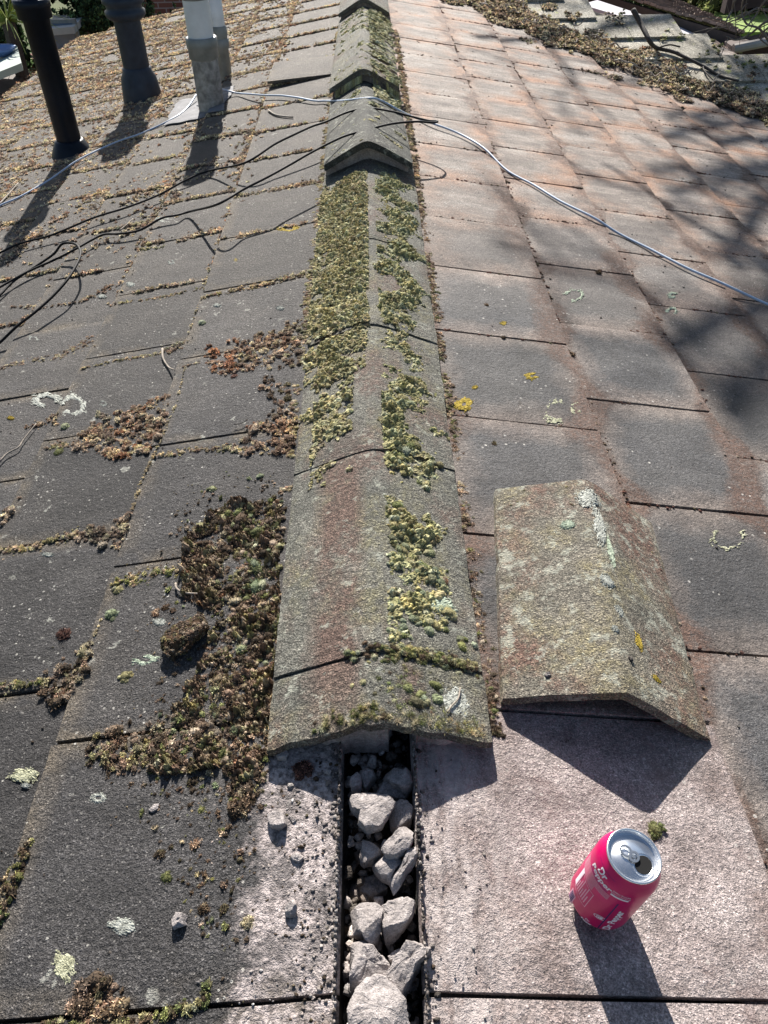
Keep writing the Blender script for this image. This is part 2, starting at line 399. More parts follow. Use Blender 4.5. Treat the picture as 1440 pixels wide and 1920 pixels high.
# ------------------------------------------------------------------ ridge tiles
def ridge_profile(s, rise, half=.137, rad=.018):
    """height at s in [-1,1] across"""
    x = abs(s)*half
    return rise*(1-(math.sqrt(x*x+rad*rad)-rad)/(math.sqrt(half*half+rad*rad)-rad))
def ridge_tile(y0, y1, z0, z1, rise, mat, parent, half=.137, rad=.018, cx=0., cx1=None, thick=.014, name='ridge_tile', ns=28, xf=None, skew=0., seed=0):
    L = y1-y0; ny = max(8, int(L/.02)); V, F = [], []; cx1 = cx if cx1 is None else cx1
    for j in range(ny+1):
        t = j/ny
        for i in range(ns+1):
            s = -1+2*i/ns; q = Vector((s*3+seed, (y0+t*L)*22, 4+seed))
            yy = y0+t*L
            if j in (0, ny): yy += (mn.noise(q*2)*.003+mn.noise(q*6)*.0022-min(0, mn.noise(q*1.1)+.25)*.012)*(.9 if j == 0 and .4 < y0 < .5 else .3)
            xx = cx+(cx1-cx)*t+s*half+(mn.noise(q*1.3)*.0015 if i in (0, ns) else 0)+(abs(mn.noise(q*3))*.004*(-1 if i == ns else 1) if i in (0, ns) else 0)
            zz = (z0+(z1-z0)*t)-rise+ridge_profile(s, rise, half, rad)+mn.noise(q)*.0008+skew*s*half
            if j in (0, ny) or i in (0, ns): zz -= .002
            V.append((xx, yy, zz))
    n1 = len(V)
    for k in range(n1):
        x, y, z = V[k]; V.append((x, y, z-thick+(.002 if (k % (ns+1)) in (0, ns) else 0)))
    n = ns+1
    for j in range(ny):
        for i in range(ns):
            a = j*n+i; F.append((a, a+1, a+n+1, a+n)); F.append((n1+a, n1+a+n, n1+a+n+1, n1+a+1))
    for i in range(ns):
        a = i; F.append((a, n1+a, n1+a+1, a+1)); a = ny*n+i; F.append((a, a+1, n1+a+1, n1+a))
    for j in range(ny):
        a = j*n; F.append((a, a+n, n1+a+n, n1+a)); a = j*n+ns; F.append((a, n1+a, n1+a+n, a+n))
    if xf: V = [xf(v) for v in V]
    return mk(name, V, F, mat, parent)
NEAR = [(.497, .598, .0435, .0435), (.600, 1.013, .046, .0435), (1.0145, 1.430, .0455, .0435), (1.4315, 1.852, .047, .045), (1.8535, 2.52, .047, .045)]
FARR = [(2.40, 3.30, .106, .052), (3.25, 4.82, .103, .048), (4.75, 6.8, .090, .06)]
RISE_N, RISE_F = .050, .066
for k, (a, b_, z0, z1) in enumerate(NEAR):
    ridge_tile(a, b_, z0, z1, RISE_N, MT['ridge'], house, cx=.002 if k else .003, seed=k*7)
for k, (a, b_, z0, z1) in enumerate(FARR):
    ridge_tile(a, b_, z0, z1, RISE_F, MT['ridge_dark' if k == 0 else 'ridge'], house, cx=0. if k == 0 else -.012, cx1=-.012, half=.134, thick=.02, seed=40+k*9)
def ridge_surf(s, y, cx=0.):
    for grp, rise, half in ((FARR, RISE_F, .134), (NEAR, RISE_N, .137)):
        for a, b_, z0, z1 in reversed(grp):
            if a <= y <= b_:
                z = z0+(z1-z0)*(y-a)/(b_-a)-rise+ridge_profile(s, rise, half)
                dz = (ridge_profile(s+.02, rise, half)-ridge_profile(s-.02, rise, half))/(.04*half)
                n = np.array([-dz, 0, 1.]); n /= np.linalg.norm(n)
                return np.array([s*half, y, z]), n
    return None
# mortar bed under the ridge tiles
def mortar_prism(y0, y1, zfun, xs=(-.118, .118), ny=30, nx=26, seed=0, zb=-.05):
    V, F = [], []
    for j in range(ny+1):
        for i in range(nx+1):
            x = xs[0]+(xs[1]-xs[0])*i/nx; y = y0+(y1-y0)*j/ny
            q = Vector((x*60, y*60, seed))
            if j == 0: y += mn.noise(q)*.006+mn.noise(q*3)*.003
            if i in (0, nx): x += mn.noise(q*1.5)*.006
            V.append((x, y, zfun(x, y)+mn.noise(q*2)*.001))
    n1 = len(V); V += [(x, y, zb) for x, y, z in V]; n = nx+1
    for j in range(ny):
        for i in range(nx): a = j*n+i; F.append((a, a+1, a+n+1, a+n))
    for i in range(nx): F.append((i, n1+i, n1+i+1, i+1))
    for i in range(nx): a = ny*n+i; F.append((a, a+1, n1+a+1, n1+a))
    for j in range(ny): a = j*n; F.append((a, a+n, n1+a+n, n1+a)); a = j*n+nx; F.append((a, n1+a, n1+a+n, a+n))
    return V, F
def zr(rise, a, b_, z0, z1, half=.137, d=.0165):
    return lambda x, y: z0+(z1-z0)*(min(max(y, a), b_)-a)/(b_-a)-rise+ridge_profile(x/half, rise, half)-d
bed = []
bed.append(mortar_prism(.508, .60, zr(RISE_N, .497, .597, .043, .043), xs=(-.126, .015), zb=-.04, seed=1, ny=12))
bed.append(mortar_prism(.525, .60, zr(RISE_N, .497, .597, .043, .043), xs=(.015, .046), zb=.002, seed=2, ny=12, nx=8))
bed.append(mortar_prism(.506, .60, zr(RISE_N, .497, .597, .043, .043), xs=(.046, .130), zb=-.04, seed=3, ny=12, nx=12))
bed.append(mortar_prism(.60, 2.5, lambda x, y: .045-RISE_N+ridge_profile(x/.137, RISE_N)-.018, xs=(-.128, .128), seed=4, ny=60))
for k, (a, b_, z0, z1) in enumerate(FARR):
    bed.append(mortar_prism(a+.028, b_, zr(RISE_F, a, b_, z0, z1, .134, .021), xs=(-.128, .120), seed=5+k, ny=20))
mk('mortar_bed', *merge(bed), MT['mortar'], house)

# ------------------------------------------------------------------ loose ridge tile on the right slope
P, N = frame(1)
lc = pix(1088, 1130, 0, 1)
a0 = hit(935, 1320, .03, 1); b0 = hit(1325, 1395, .03, 1); a1 = hit(915, 925, .02, 1); b1 = hit(1215, 985, .02, 1)
def loose_xf(v):
    # v in local: x across (-.14...14), y along 0..L, z up
    sx, t, z = v[0]/.14, v[1]/.445, v[2]
    pp = .300+.106*t*.426+sx*.1395*.993; y = .549+t*.426*.994-sx*.139*.118
    pz = z+.016+.002*(1-t)
    W = P*pp+N*pz; return (W[0], y, W[2])
lt = ridge_tile(0, .445, .062, .060, .060, MT['ridge_loose'], None, half=.14, rad=.006, thick=.015, name='loose_ridge_tile', xf=loose_xf, seed=90)
tag(lt, 'loose angled concrete ridge tile with white lichen, lying on the right slope beside the ridge', 'ridge tile')
def loose_surf(sx, t):
    z = ridge_profile(sx, .060, .14, .006)
    v0 = np.array(loose_xf((sx*.14, t*.445, z+.001)))
    v1 = np.array(loose_xf((sx*.14+.002, t*.445, ridge_profile(sx+.002/.14, .060, .14, .006)+.001)))
    d = v1-v0; n = np.cross(d, (0, 1, 0)); n /= np.linalg.norm(n); n = n if n[2] > 0 else -n
    return v0, n

# ------------------------------------------------------------------ moss
def blob_proto(rs, sub=1, leaves=40, flat=.6, llen=.35, lw=.16, curl=False, core=True, nz=.25):
    bm = bmesh.new(); V, F, C = [], [], []
    if core:
        bmesh.ops.create_icosphere(bm, subdivisions=sub, radius=1)
        off = rs.uniform(0, 100)
        for v in bm.verts:
            d = v.co.normalized(); k = 1+nz*mn.noise(d*1.6+Vector((off, 0, 0)))+nz*.5*mn.noise(d*5+Vector((off, 0, 0)))
            v.co = d*k*.85; v.co.z *= flat
        bm.verts.ensure_lookup_table()
        V = [tuple(v.co) for v in bm.verts]; F = [tuple(v.index for v in f.verts) for f in bm.faces]
        C = [(.42 if not curl else .22)+.3*max(0, v[2]) for v in V]  # core darker, paler on top: depth shading put into the vertex colour
    bm.free()
    for _ in range(leaves):
        th = rs.uniform(0, 2*math.pi); cz = rs.uniform(-.05, 1); sr = math.sqrt(max(0, 1-cz*cz))
        d = Vector((sr*math.cos(th), sr*math.sin(th), cz))
        base = Vector((d.x, d.y, d.z*flat))*rs.uniform(.6, .92)
        dirv = (d+Vector((rs.gauss(0, 1), rs.gauss(0, 1), rs.gauss(0, 1)))*(.35 if not curl else .9)).normalized()
        side = dirv.cross(Vector((rs.gauss(0, 1), rs.gauss(0, 1), rs.gauss(0, 1)))).normalized()
        L = llen*rs.uniform(.5, 1.3); Wd = lw*rs.uniform(.6, 1.2); k = len(V)
        if curl:
            up = side.cross(dirv)*L*.35
            V += [tuple(base-side*Wd), tuple(base+side*Wd), tuple(base+dirv*L*.6+up+side*Wd*.8), tuple(base+dirv*L*.6+up-side*Wd*.8), tuple(base+dirv*L)]
            F += [(k, k+1, k+2), (k, k+2, k+3), (k+3, k+2, k+4)]; c = rs.choice((.6, .9, 1.2, 1.5)); C += [c]*5
        else:
            V += [tuple(base-side*Wd), tuple(base+side*Wd), tuple(base+dirv*L)]; F += [(k, k+1, k+2)]
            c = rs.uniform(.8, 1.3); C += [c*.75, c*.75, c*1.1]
    return np.array(V, float), np.array(F, np.int32), np.array(C, float)
rs = random.Random(5)
PROTO = {
 'cushion': [blob_proto(rs, 2, 90, .62, .22, .07) for _ in range(6)],
 'cushion_far': [blob_proto(rs, 2, 30, .62, .22, .1) for _ in range(4)],
 'fuzz': [blob_proto(rs, 1, 80, .55, .38, .055, nz=.5) for _ in range(7)],
 'litter': [blob_proto(rs, 1, 44, .55, rs.uniform(.35, .7), rs.uniform(.06, .13), curl=True, nz=.7) for _ in range(10)],
 'litter_far': [blob_proto(rs, 1, 14, .5, .7, .17, curl=True, nz=.9) for _ in range(8)],
 'grass': [blob_proto(rs, 1, 50, .5, 1.1, .06, nz=.3) for _ in range(5)],
 'crumb': [blob_proto(rs, 1, 0, .75, nz=.9) for _ in range(6)],
}
PROTO['shard'] = []
for _k in range(6):
    bm = bmesh.new(); bmesh.ops.create_cube(bm, size=1.3)
    for v in bm.verts: v.co = Vector((v.co.x*rs.uniform(.5, 1.2), v.co.y*rs.uniform(.4, 1), v.co.z*rs.uniform(.3, .7)))
    bmesh.ops.bevel(bm, geom=bm.edges[:], offset=.12, segments=1, affect='EDGES')
    bmesh.ops.triangulate(bm, faces=bm.faces[:]); PROTO['shard'].append((np.array([tuple(v.co) for v in bm.verts]), np.array([[v.index for v in f.verts] for f in bm.faces], np.int32), np.array([1.]*len(bm.verts)))); bm.free()
PAL = {
 'olive': [((.22, .19, .06), 3), ((.33, .29, .11), 4), ((.44, .41, .2), 3), ((.12, .105, .05), 2), ((.36, .28, .07), 2), ((.42, .42, .28), 1.5), ((.1, .07, .035), 1.2)],
 'sage': [((.22, .25, .13), 3), ((.31, .34, .2), 2), ((.42, .46, .33), 1.5), ((.12, .15, .05), 2), ((.2, .2, .07), 2)],
 'green': [((.12, .15, .035), 3), ((.2, .21, .05), 2), ((.3, .28, .08), 1.5), ((.06, .06, .02), 1.5)],
 'brown': [((.13, .07, .045), 3), ((.24, .15, .10), 3), ((.40, .29, .19), 3), ((.60, .48, .33), 2.4), ((.06, .035, .025), 2), ((.30, .13, .06), .7)],
 'straw': [((.46, .37, .2), 3), ((.60, .50, .31), 3), ((.26, .18, .1), 1.6), ((.33, .31, .13), 1), ((.13, .08, .05), 1)],
 'rust': [((.30, .13, .055), 3), ((.42, .2, .08), 2), ((.2, .09, .05), 2), ((.45, .34, .22), 1.5)],
 'dark': [((.045, .026, .016), 5), ((.085, .05, .03), 3), ((.13, .115, .04), 1.6), ((.17, .10, .06), 2), ((.36, .28, .16), .8), ((.2, .2, .09), .5)],
 'redbrown': [((.12, .05, .035), 3), ((.19, .085, .06), 3), ((.28, .15, .1), 1)],
 'mortar': [((.42, .36, .33), 3), ((.56, .5, .46), 2), ((.25, .2, .18), 2)],
 'grit': [((.05, .04, .035), 3), ((.13, .1, .08), 2), ((.4, .36, .3), 1)],
 'leafgreen': [((.035, .07, .02), 3), ((.06, .11, .03), 2), ((.1, .16, .04), 1)],
}
def pick(rs, pal):
    L = PAL[pal]; r = rs.uniform(0, sum(w for _, w in L))
    for c, w in L:
        r -= w
        if r <= 0: return c
    return L[-1][0]
class Scatter:
    def __init__(s, seed=0): s.it = []; s.rs = random.Random(seed)
    def add(s, pos, n, r, pal, proto, col=None):
        pos = np.asarray(pos, float)
        if col is None:
            L = PAL[pal]; W = sum(w for _, w in L); av = sum(np.array(c)*w for c, w in L)/W
            k = .5 if pal != 'rust' else .2; col = np.array(pick(s.rs, pal))*(1-k)+av*k
            q = Vector(pos*28); g = (.30*col[0]+.55*col[1]+.15*col[2]); col = g+(col-g)*.80
            col = col*(1+.55*mn.noise(q)+.3*mn.noise(q*4))*np.array([1+.12*mn.noise(q*.6), 1, 1-.1*mn.noise(q*.6)])
        s.it.append((proto, pos, np.asarray(n), r, np.clip(col, 0, .8)))
    def build(s, name, mat, parent=None, **kw):
        VV, FF, CC, off = [], [], [], 0
        for proto, pos, n, r, col in s.it:
            V, F, C = s.rs.choice(PROTO[proto]); a = s.rs.uniform(0, 2*math.pi)
            t = np.cross(n, (0, 1, .01)); t /= np.linalg.norm(t); b = np.cross(n, t)
            u = t*math.cos(a)+b*math.sin(a); v = -t*math.sin(a)+b*math.cos(a)
            sx = s.rs.uniform(.8, 1.25)
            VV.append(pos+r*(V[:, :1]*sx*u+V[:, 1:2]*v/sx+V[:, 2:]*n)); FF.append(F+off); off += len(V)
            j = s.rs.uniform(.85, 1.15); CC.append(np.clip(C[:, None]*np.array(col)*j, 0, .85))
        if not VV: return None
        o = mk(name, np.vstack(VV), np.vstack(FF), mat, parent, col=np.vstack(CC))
        return tag(o, **kw)
def inpoly(x, y, poly):
    c = False; j = len(poly)-1
    for i in range(len(poly)):
        xi, yi = poly[i]; xj, yj = poly[j]
        if (yi > y) != (yj > y) and x < (xj-xi)*(y-yi)/(yj-yi)+xi: c = not c
        j = i
    return c
def mixpal(rs, pals):
    if isinstance(pals, str): return pals
    r = rs.uniform(0, sum(w for _, w in pals))
    for p, w in pals:
        r -= w
        if r <= 0: return p
    return pals[-1][0]
def patch_poly(sc, poly, r, pals, proto, cover=1.3, edge=.35, side=None, pile=.6):
    if r > .0055 and proto == 'litter': r *= .8
    xs = [p[0] for p in poly]; ys = [p[1] for p in poly]; cx, cy = sum(xs)/len(xs), sum(ys)/len(ys)
    A = abs(sum(poly[i-1][0]*poly[i][1]-poly[i][0]*poly[i-1][1] for i in range(len(poly))))/2
    W = pix(cx, cy, 0, side); m = pxm(W); n = int(cover*A/((r*m)**2*math.pi*.55))+2; k = 0; tries = 0
    while k < n and tries < n*30:
        tries += 1
        x = sc.rs.uniform(min(xs), max(xs)); y = sc.rs.uniform(min(ys), max(ys))
        jx, jy = sc.rs.gauss(0, edge*6), sc.rs.gauss(0, edge*6)
        if not inpoly(x, y, poly): continue
        if mn.noise(Vector((x*.03, y*.03, 3))) < -.42: k += 1; continue
        s_, p, yy = hit(x+jx, y+jy, .01, side); W, n_ = surf(s_, p, yy)
        rad = r*min(2.1, math.exp(sc.rs.gauss(-.18, .42)))
        if mn.noise(Vector((x*.07, y*.07, 9))) < -.22 and sc.rs.random() < .75: k += 1; continue
        sc.add(W+n_*sc.rs.uniform(-.2, pile)*r, n_+np.array([sc.rs.gauss(0, .25), sc.rs.gauss(0, .25), 0]), rad, mixpal(sc.rs, pals), proto); k += 1
def patch_strip(sc, pts, r, pals, proto, cover=1.2, side=None, pile=.4):
    """pts: (x, y, width px)"""
    for (x0, y0, w0), (x1, y1, w1) in zip(pts, pts[1:]):
        L = math.hypot(x1-x0, y1-y0); W = pix((x0+x1)/2, (y0+y1)/2, 0, side); m = pxm(W)
        n = int(cover*L*max((w0+w1)/2, r*m)/((r*m)**2*math.pi*.5))+1
        for _ in range(n):
            t = sc.rs.random(); wd = w0+(w1-w0)*t; wd *= .6+.8*abs(mn.noise(Vector((x0+t*L*.05, y0, 1))))
            x = x0+(x1-x0)*t; y = y0+(y1-y0)*t; o = sc.rs.gauss(0, .33)*wd
            nx, ny = -(y1-y0)/L, (x1-x0)/L
            s_, p, yy = hit(x+nx*o, y+ny*o, .01, side); Wp, n_ = surf(s_, p, yy)
            k = max(.35, 1-abs(o)/(wd+1e-3))
            sc.add(Wp+n_*sc.rs.uniform(-.2, pile)*r*k, n_+np.array([sc.rs.gauss(0, .25), sc.rs.gauss(0, .25), 0]), r*sc.rs.uniform(.5, 1.25)*k, mixpal(sc.rs, pals), proto)
def _clean(o): return o

def moss_mat(name, sf, u0, u1, v0, v1, nu, nv, fn, pal, parent=None, cell=95., hmax=.010, mat='moss', seed=0, rough=.25, **kw):
    """a matted moss sheet: a height field of merged cushions on the surface sf(u, v); fn gives cover"""
    rs_ = random.Random(seed); V, C, H = [], [], []
    for j in range(nv+1):
        for i in range(nu+1):
            u = u0+(u1-u0)*i/nu+(rs_.random()-.5)*.5*(u1-u0)/nu; v = v0+(v1-v0)*j/nv+(rs_.random()-.5)*.5*(v1-v0)/nv
            r_ = sf(u, v)
            if r_ is None: r_ = (np.zeros(3), np.array([0, 0, 1.])); cov = -9
            else: cov = fn(u, v, r_[0])
            P0 = r_[0]; q = Vector(P0*cell)+mn.noise_vector(Vector(P0*cell*1.3))*.45
            dd, pp_ = mn.voronoi(q); d1, d2 = dd[0], dd[1]
            lump = max(0., 1-(d1*1.15)**2); edge = min(1., (d2-d1)*2.2)
            cv = mn.noise(pp_[0]*3.1)                      # one value per cushion
            h = cov*.9+lump*.35+cv*.35-.15
            h = hmax*max(-.2, min(1., h))*(.35+.65*edge)*(1+.35*cv)+hmax*rough*mn.noise(Vector(P0*520))*.5+hmax*rough*(rs_.random()-.5)*.5
            H.append(h if cov > -5 else -1); V.append(P0+r_[1]*h)
            rp = random.Random(hash((round(pp_[0].x, 2), round(pp_[0].y, 2), seed))); c = np.array(pick(rp, mixpal(rp, pal)))*.45+np.array(pick(rp, pal[0][0]))*.25+sum(np.array(q_)*w_ for q_, w_ in PAL[pal[0][0]])/sum(w_ for _, w_ in PAL[pal[0][0]])*.3
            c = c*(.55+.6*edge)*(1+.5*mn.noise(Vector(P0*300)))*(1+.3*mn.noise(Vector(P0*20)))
            g = .3*c[0]+.55*c[1]+.15*c[2]; C.append(np.clip(g+(c-g)*.85, 0, .8))
    n = nu+1; F = []
    for j in range(nv):
        for i in range(nu):
            a = j*n+i; q = (a, a+1, a+n+1, a+n)
            if sum(H[k] > .0004 for k in q) >= 3 and min(H[k] for k in q) > -.5: F.append(q)
    used = sorted({k for f in F for k in f}); mp = {k: i for i, k in enumerate(used)}
    if not used: return None
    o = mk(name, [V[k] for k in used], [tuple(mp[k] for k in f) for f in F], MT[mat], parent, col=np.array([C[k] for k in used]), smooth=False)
    return tag(o, **kw)
def fuzz_on(o, n, r, pal, proto='fuzz', seed=0, child='moss_tips', mat='moss'):
    sc_ = Scatter(seed); vs = o.data.vertices; k = len(vs)
    for _ in range(n):
        v = vs[sc_.rs.randrange(k)]; nn_ = np.array(v.normal); nn_ = nn_ if nn_[2] > 0 else -nn_
        sc_.add(np.array(v.co)-nn_*r*.35, nn_+np.array([0, 0, .3]), r*math.exp(sc_.rs.gauss(0, .35)), mixpal(sc_.rs, pal), proto)
    c = sc_.build(child, MT[mat])
    if c: c.parent = o
    return o
def nz(x, y, s, o=0): return mn.noise(Vector((x*s+o, y*s, o)))
def cov_left(s, y, P0):
    d = -.25+1.05*min(1, max(0, (y-.95)/.55))+.9*nz(s*.14, y, 15, 5)+.4*nz(s*.14, y, 40, 6)
    if s < -.78: d -= .45+(1.6-y)*.35
    if s > -.24 and y < 1.45: d -= .6*(1.45-y)/.3
    if s > -.1: d -= (s+.1)*9
    if y > 2.24: d -= (y-2.24)*6
    return d
def cov_right(s, y, P0):
    d = .12+1.25*nz(s*.14, y, 15, 15)+.5*nz(s*.14, y, 38, 16)-max(0, abs(s-.45)-.2)*2.6
    if y > 1.5: d += .22
    if y > 1.9: d += .15
    if .90 < y < .97: d -= .6
    if y < .9: d += .15-abs(s-.45)*.6
    if s < .12: d -= .6
    if y < .64: d -= (.64-y)*12
    return d
RP = [('olive', 9), ('sage', 2), ('dark', .8), ('brown', 1.2), ('straw', 1)]
o = moss_mat('moss_carpet', ridge_surf, -1.0, -.02, .93, 2.34, 60, 560, cov_left, RP, cell=85., hmax=.0105, seed=1, label='thick olive and straw coloured moss carpet on the left faces of the ridge tiles', cat='moss', kind='stuff')
fuzz_on(o, 5200, .0021, [('olive', 6), ('straw', 2), ('sage', 1)], 'fuzz', 501)
o = moss_mat('moss_carpet', ridge_surf, .06, 1.0, .605, 2.34, 56, 680, cov_right, [('olive', 5), ('sage', 4), ('green', 1.2), ('dark', .8)], cell=75., hmax=.0115, seed=2, label='broken patches of grey green moss cushions on the right faces of the ridge tiles', cat='moss', kind='stuff')
fuzz_on(o, 3400, .0020, [('olive', 4), ('sage', 4), ('green', 1)], 'fuzz', 502)
def cov_far(s, y, P0):
    d = .05+1.1*nz(s*.14, y, 13, 25)+.5*nz(s*.14, y, 35, 26)+(.3 if y > 4.05 else 0)-(.5 if abs(s) < .1 else 0)
    if y < 3.25: d = (.25+.8*nz(s*.14, y, 18, 3) if abs(s) > .15 else -.5) if y > 3.02 else -.55+1.2*nz(s*.14, y, 16, 31)
    if abs(s) > .93: d -= .4
    return d
o = moss_mat('moss_carpet', ridge_surf, -1, 1, 2.42, 4.74, 60, 560, cov_far, [('olive', 4), ('sage', 4), ('straw', 1)], cell=60., hmax=.012, seed=3, label='pale grey green moss lumps on the raised ridge tiles near the top', cat='moss', kind='stuff')
# moss carpet on the ridge tiles
BS = [('brown', 5), ('straw', 2)]
# distinct larger cushions down the right wing of the near ridge
sc = Scatter(22)
for (s, y, r) in [(.32, 1.46, .014), (.55, 1.50, .012), (.4, 1.38, .013), (.62, 1.24, .017), (.45, 1.17, .016), (.38, 1.10, .012), (.5, 1.04, .016), (.3, 1.0, .013), (.75, 1.02, .01), (.28, .88, .012), (.4, .84, .014), (.55, .80, .011), (.3, .79, .011), (.48, .76, .013), (.62, .745, .015), (.5, .70, .010), (.7, .69, .013), (.42, .66, .010), (.85, .645, .011), (.3, .64, .009), (.6, .655, .011), (.35, .54, .012), (.55, .555, .011)]:
    for k in range(5):
        r_ = ridge_surf(min(.98, s+sc.rs.gauss(0, .05)), y+sc.rs.gauss(0, .008))
        if r_: sc.add(r_[0], r_[1], r*sc.rs.uniform(.45, .9), mixpal(sc.rs, [('sage', 2), ('green', 1), ('olive', 2)]), 'cushion')
sc.build('moss_mounds', MT['moss'], label='plump green moss mounds dotted down the right wing of the near ridge tiles', cat='moss', kind='stuff')
# moss at the joint and along the front lip of the nearest tile
sc = Scatter(23)
for _ in range(210):
    s = sc.rs.uniform(.1, .97) if _ % 7 else sc.rs.uniform(-.3, .3); r_ = ridge_surf(max(-.98, s), .599+sc.rs.gauss(0, .006)+(.004 if s > .2 else .0))
    if r_ is not None: sc.add(r_[0], r_[1], sc.rs.uniform(.0025, .006), mixpal(sc.rs, [('green', 2), ('dark', 2), ('olive', 2), ('sage', 1)]), 'fuzz')
sc.build('moss_strip', MT['moss'], label='thin line of green moss filling the joint behind the short front ridge tile', cat='moss')
sc = Scatter(24)
for _ in range(230):
    s = sc.rs.uniform(-.55, .95); y = .502+abs(sc.rs.gauss(0, .012)); r_ = ridge_surf(s, y)
    if s < 0 and sc.rs.random() < .5: continue
    if r_ is not None: sc.add(r_[0]-r_[1]*.001, r_[1]+np.array([0, -.5, 0]), sc.rs.uniform(.002, .0045), mixpal(sc.rs, [('green', 3), ('olive', 3), ('straw', 2), ('dark', 1)]), 'grass')
for _ in range(260):
    s = sc.rs.gauss(.33, .16); y = sc.rs.uniform(.52, .585); r_ = ridge_surf(s, y)
    if r_ is not None and nz(s, y, 40) > -.05: sc.add(r_[0]-r_[1]*.001, r_[1], sc.rs.uniform(.003, .006), mixpal(sc.rs, [('green', 2), ('olive', 2), ('dark', 2)]), 'fuzz')
sc.build('moss_fringe', MT['moss'], label='grassy green moss fringe along the broken front lip of the nearest ridge tile', cat='moss')
# gutters along both sides of the ridge tiles
sc = Scatter(26)
for _ in range(2600):
    y = sc.rs.uniform(.52, 4.6); p = .150+sc.rs.gauss(0, .006)+.012*abs(nz(y, 0, 9)); W, n_ = surf(1, p, y)
    if nz(y, 2, 12) < -.25: continue
    sc.add(W, n_, sc.rs.uniform(.002, .0055)*(1+.12*y), mixpal(sc.rs, [('brown', 3), ('dark', 2), ('straw', 1), ('green', .7)]), 'fuzz' if sc.rs.random() < .5 else 'litter')
sc.build('dry_moss_line', MT['litter'], label='thin brown moss line packed against the right foot of the ridge tiles', cat='moss', kind='stuff')
sc = Scatter(27)
for _ in range(1500):
    y = sc.rs.uniform(1.0, 4.6); p = .146+abs(sc.rs.gauss(0, .007)); W, n_ = surf(-1, p, y)
    if nz(y, 7, 10) < -.1: continue
    sc.add(W, n_, sc.rs.uniform(.002, .006)*(1+.12*y), mixpal(sc.rs, [('olive', 3), ('brown', 2), ('straw', 2)]), 'fuzz')
sc.build('moss_line', MT['litter'], label='yellowish moss line along the left foot of the far ridge tiles', cat='moss', kind='stuff')

# patches of dry moss on the near left slope, traced where they lie
def P_(name, label, cat='dry moss', mat='litter', seed=0, polys=(), strips=(), **kw):
    sc = Scatter(seed+100)
    for poly, r, pals, proto, cover in polys: patch_poly(sc, poly, r, pals, proto, cover)
    for pts, r, pals, proto, cover in strips: patch_strip(sc, pts, r, pals, proto, cover)
    return sc.build(name, MT[mat], label=label, cat=cat, **kw)
DK = [('dark', 5), ('brown', 3), ('green', .8), ('straw', .7), ('sage', .3)]
BANK = [(360, 1005), (400, 955), (530, 925), (527, 1180), (505, 1395), (480, 1500), (435, 1525), (420, 1450), (275, 1450), (270, 1390), (340, 1310), (385, 1240), (405, 1160), (345, 1115), (345, 1050)]
def sl_sf(p, y): return surf(-1, p, y)
def px_of(W):
    d = np.asarray(W)-O_; z = d@F_; return 720+FPX*(d@R_)/z, 960+FPX*(d@D_)/z
def poly_cov(polys, base=.35, nzs=.9, sc1=22):
    def f(p, y, P0):
        x_, y_ = px_of(P0)
        x_ += 14*mn.noise(Vector(P0*30)); y_ += 14*mn.noise(Vector(P0*30+np.array([9, 0, 0])))
        ins = any(inpoly(x_, y_, q) for q in polys)
        return (base if ins else -1.2)+nzs*mn.noise(Vector(P0*sc1))+.5*mn.noise(Vector(P0*70))
    return f
P_('moss_crumbs', 'loose dark moss crumbs shed around the edges of the dark bank', seed=13, polys=[([(330, 960), (420, 880), (535, 880), (530, 1500), (420, 1560), (200, 1470), (250, 1330), (320, 1250), (300, 1050)], .0026, DK, 'litter', .13), ([(240, 1480), (470, 1470), (480, 1760), (400, 1800), (300, 1600)], .0024, DK, 'litter', .10)], kind='stuff')
moss_mat('moss_mat', sl_sf, .135, .36, .40, 1.06, 150, 330, poly_cov([BANK], .12, 1.25, 30), [('dark', 6), ('brown', 3), ('green', 1), ('olive', 1.5), ('straw', .5)], cell=110., hmax=.015, mat='litter', seed=7, rough=.6, label='matted dark brown moss bed under the loose bank beside the nearest ridge tiles', cat='moss', kind='stuff')
P_('moss_bank', 'dark brown and green moss bank heaped against the left foot of the nearest ridge tiles', seed=1, polys=[
    ([(360, 1005), (400, 955), (530, 925), (527, 1180), (505, 1395), (480, 1500), (435, 1525), (420, 1450), (275, 1450), (270, 1390), (340, 1310), (385, 1240), (405, 1160), (345, 1115), (345, 1050)], .0040, DK, 'litter', .75),
    ([(370, 1010), (400, 960), (528, 930), (527, 1180), (515, 1380), (420, 1440), (350, 1400), (400, 1280), (430, 1150), (380, 1080)], .0052, DK, 'fuzz', .5),
    ([(440, 960), (528, 930), (525, 1200), (450, 1180), (430, 1060)], .0065, [('olive', 3), ('green', 2), ('sage', 1), ('dark', 2)], 'fuzz', .6)])
P_('moss_heap', 'rounded brown moss heap at the lower left tip of the dark bank', seed=2, polys=[([(168, 1440), (165, 1400), (200, 1372), (262, 1370), (285, 1400), (280, 1440), (232, 1452)], .006, [('brown', 4), ('dark', 3), ('olive', 2)], 'litter', 1.7)])
P_('moss_patch', 'orange and brown moss drift with a bright rust coloured left end', seed=3, polys=[
    ([(430, 690), (440, 640), (500, 625), (560, 590), (566, 680), (500, 690)], .0065, BS, 'litter', 1.5),
    ([(382, 695), (388, 652), (440, 634), (455, 690), (420, 704)], .006, [('rust', 5), ('brown', 1)], 'litter', 1.6),
    ([(488, 725), (500, 700), (545, 715), (540, 750), (520, 760)], .005, [('brown', 2), ('dark', 2)], 'litter', .8)])
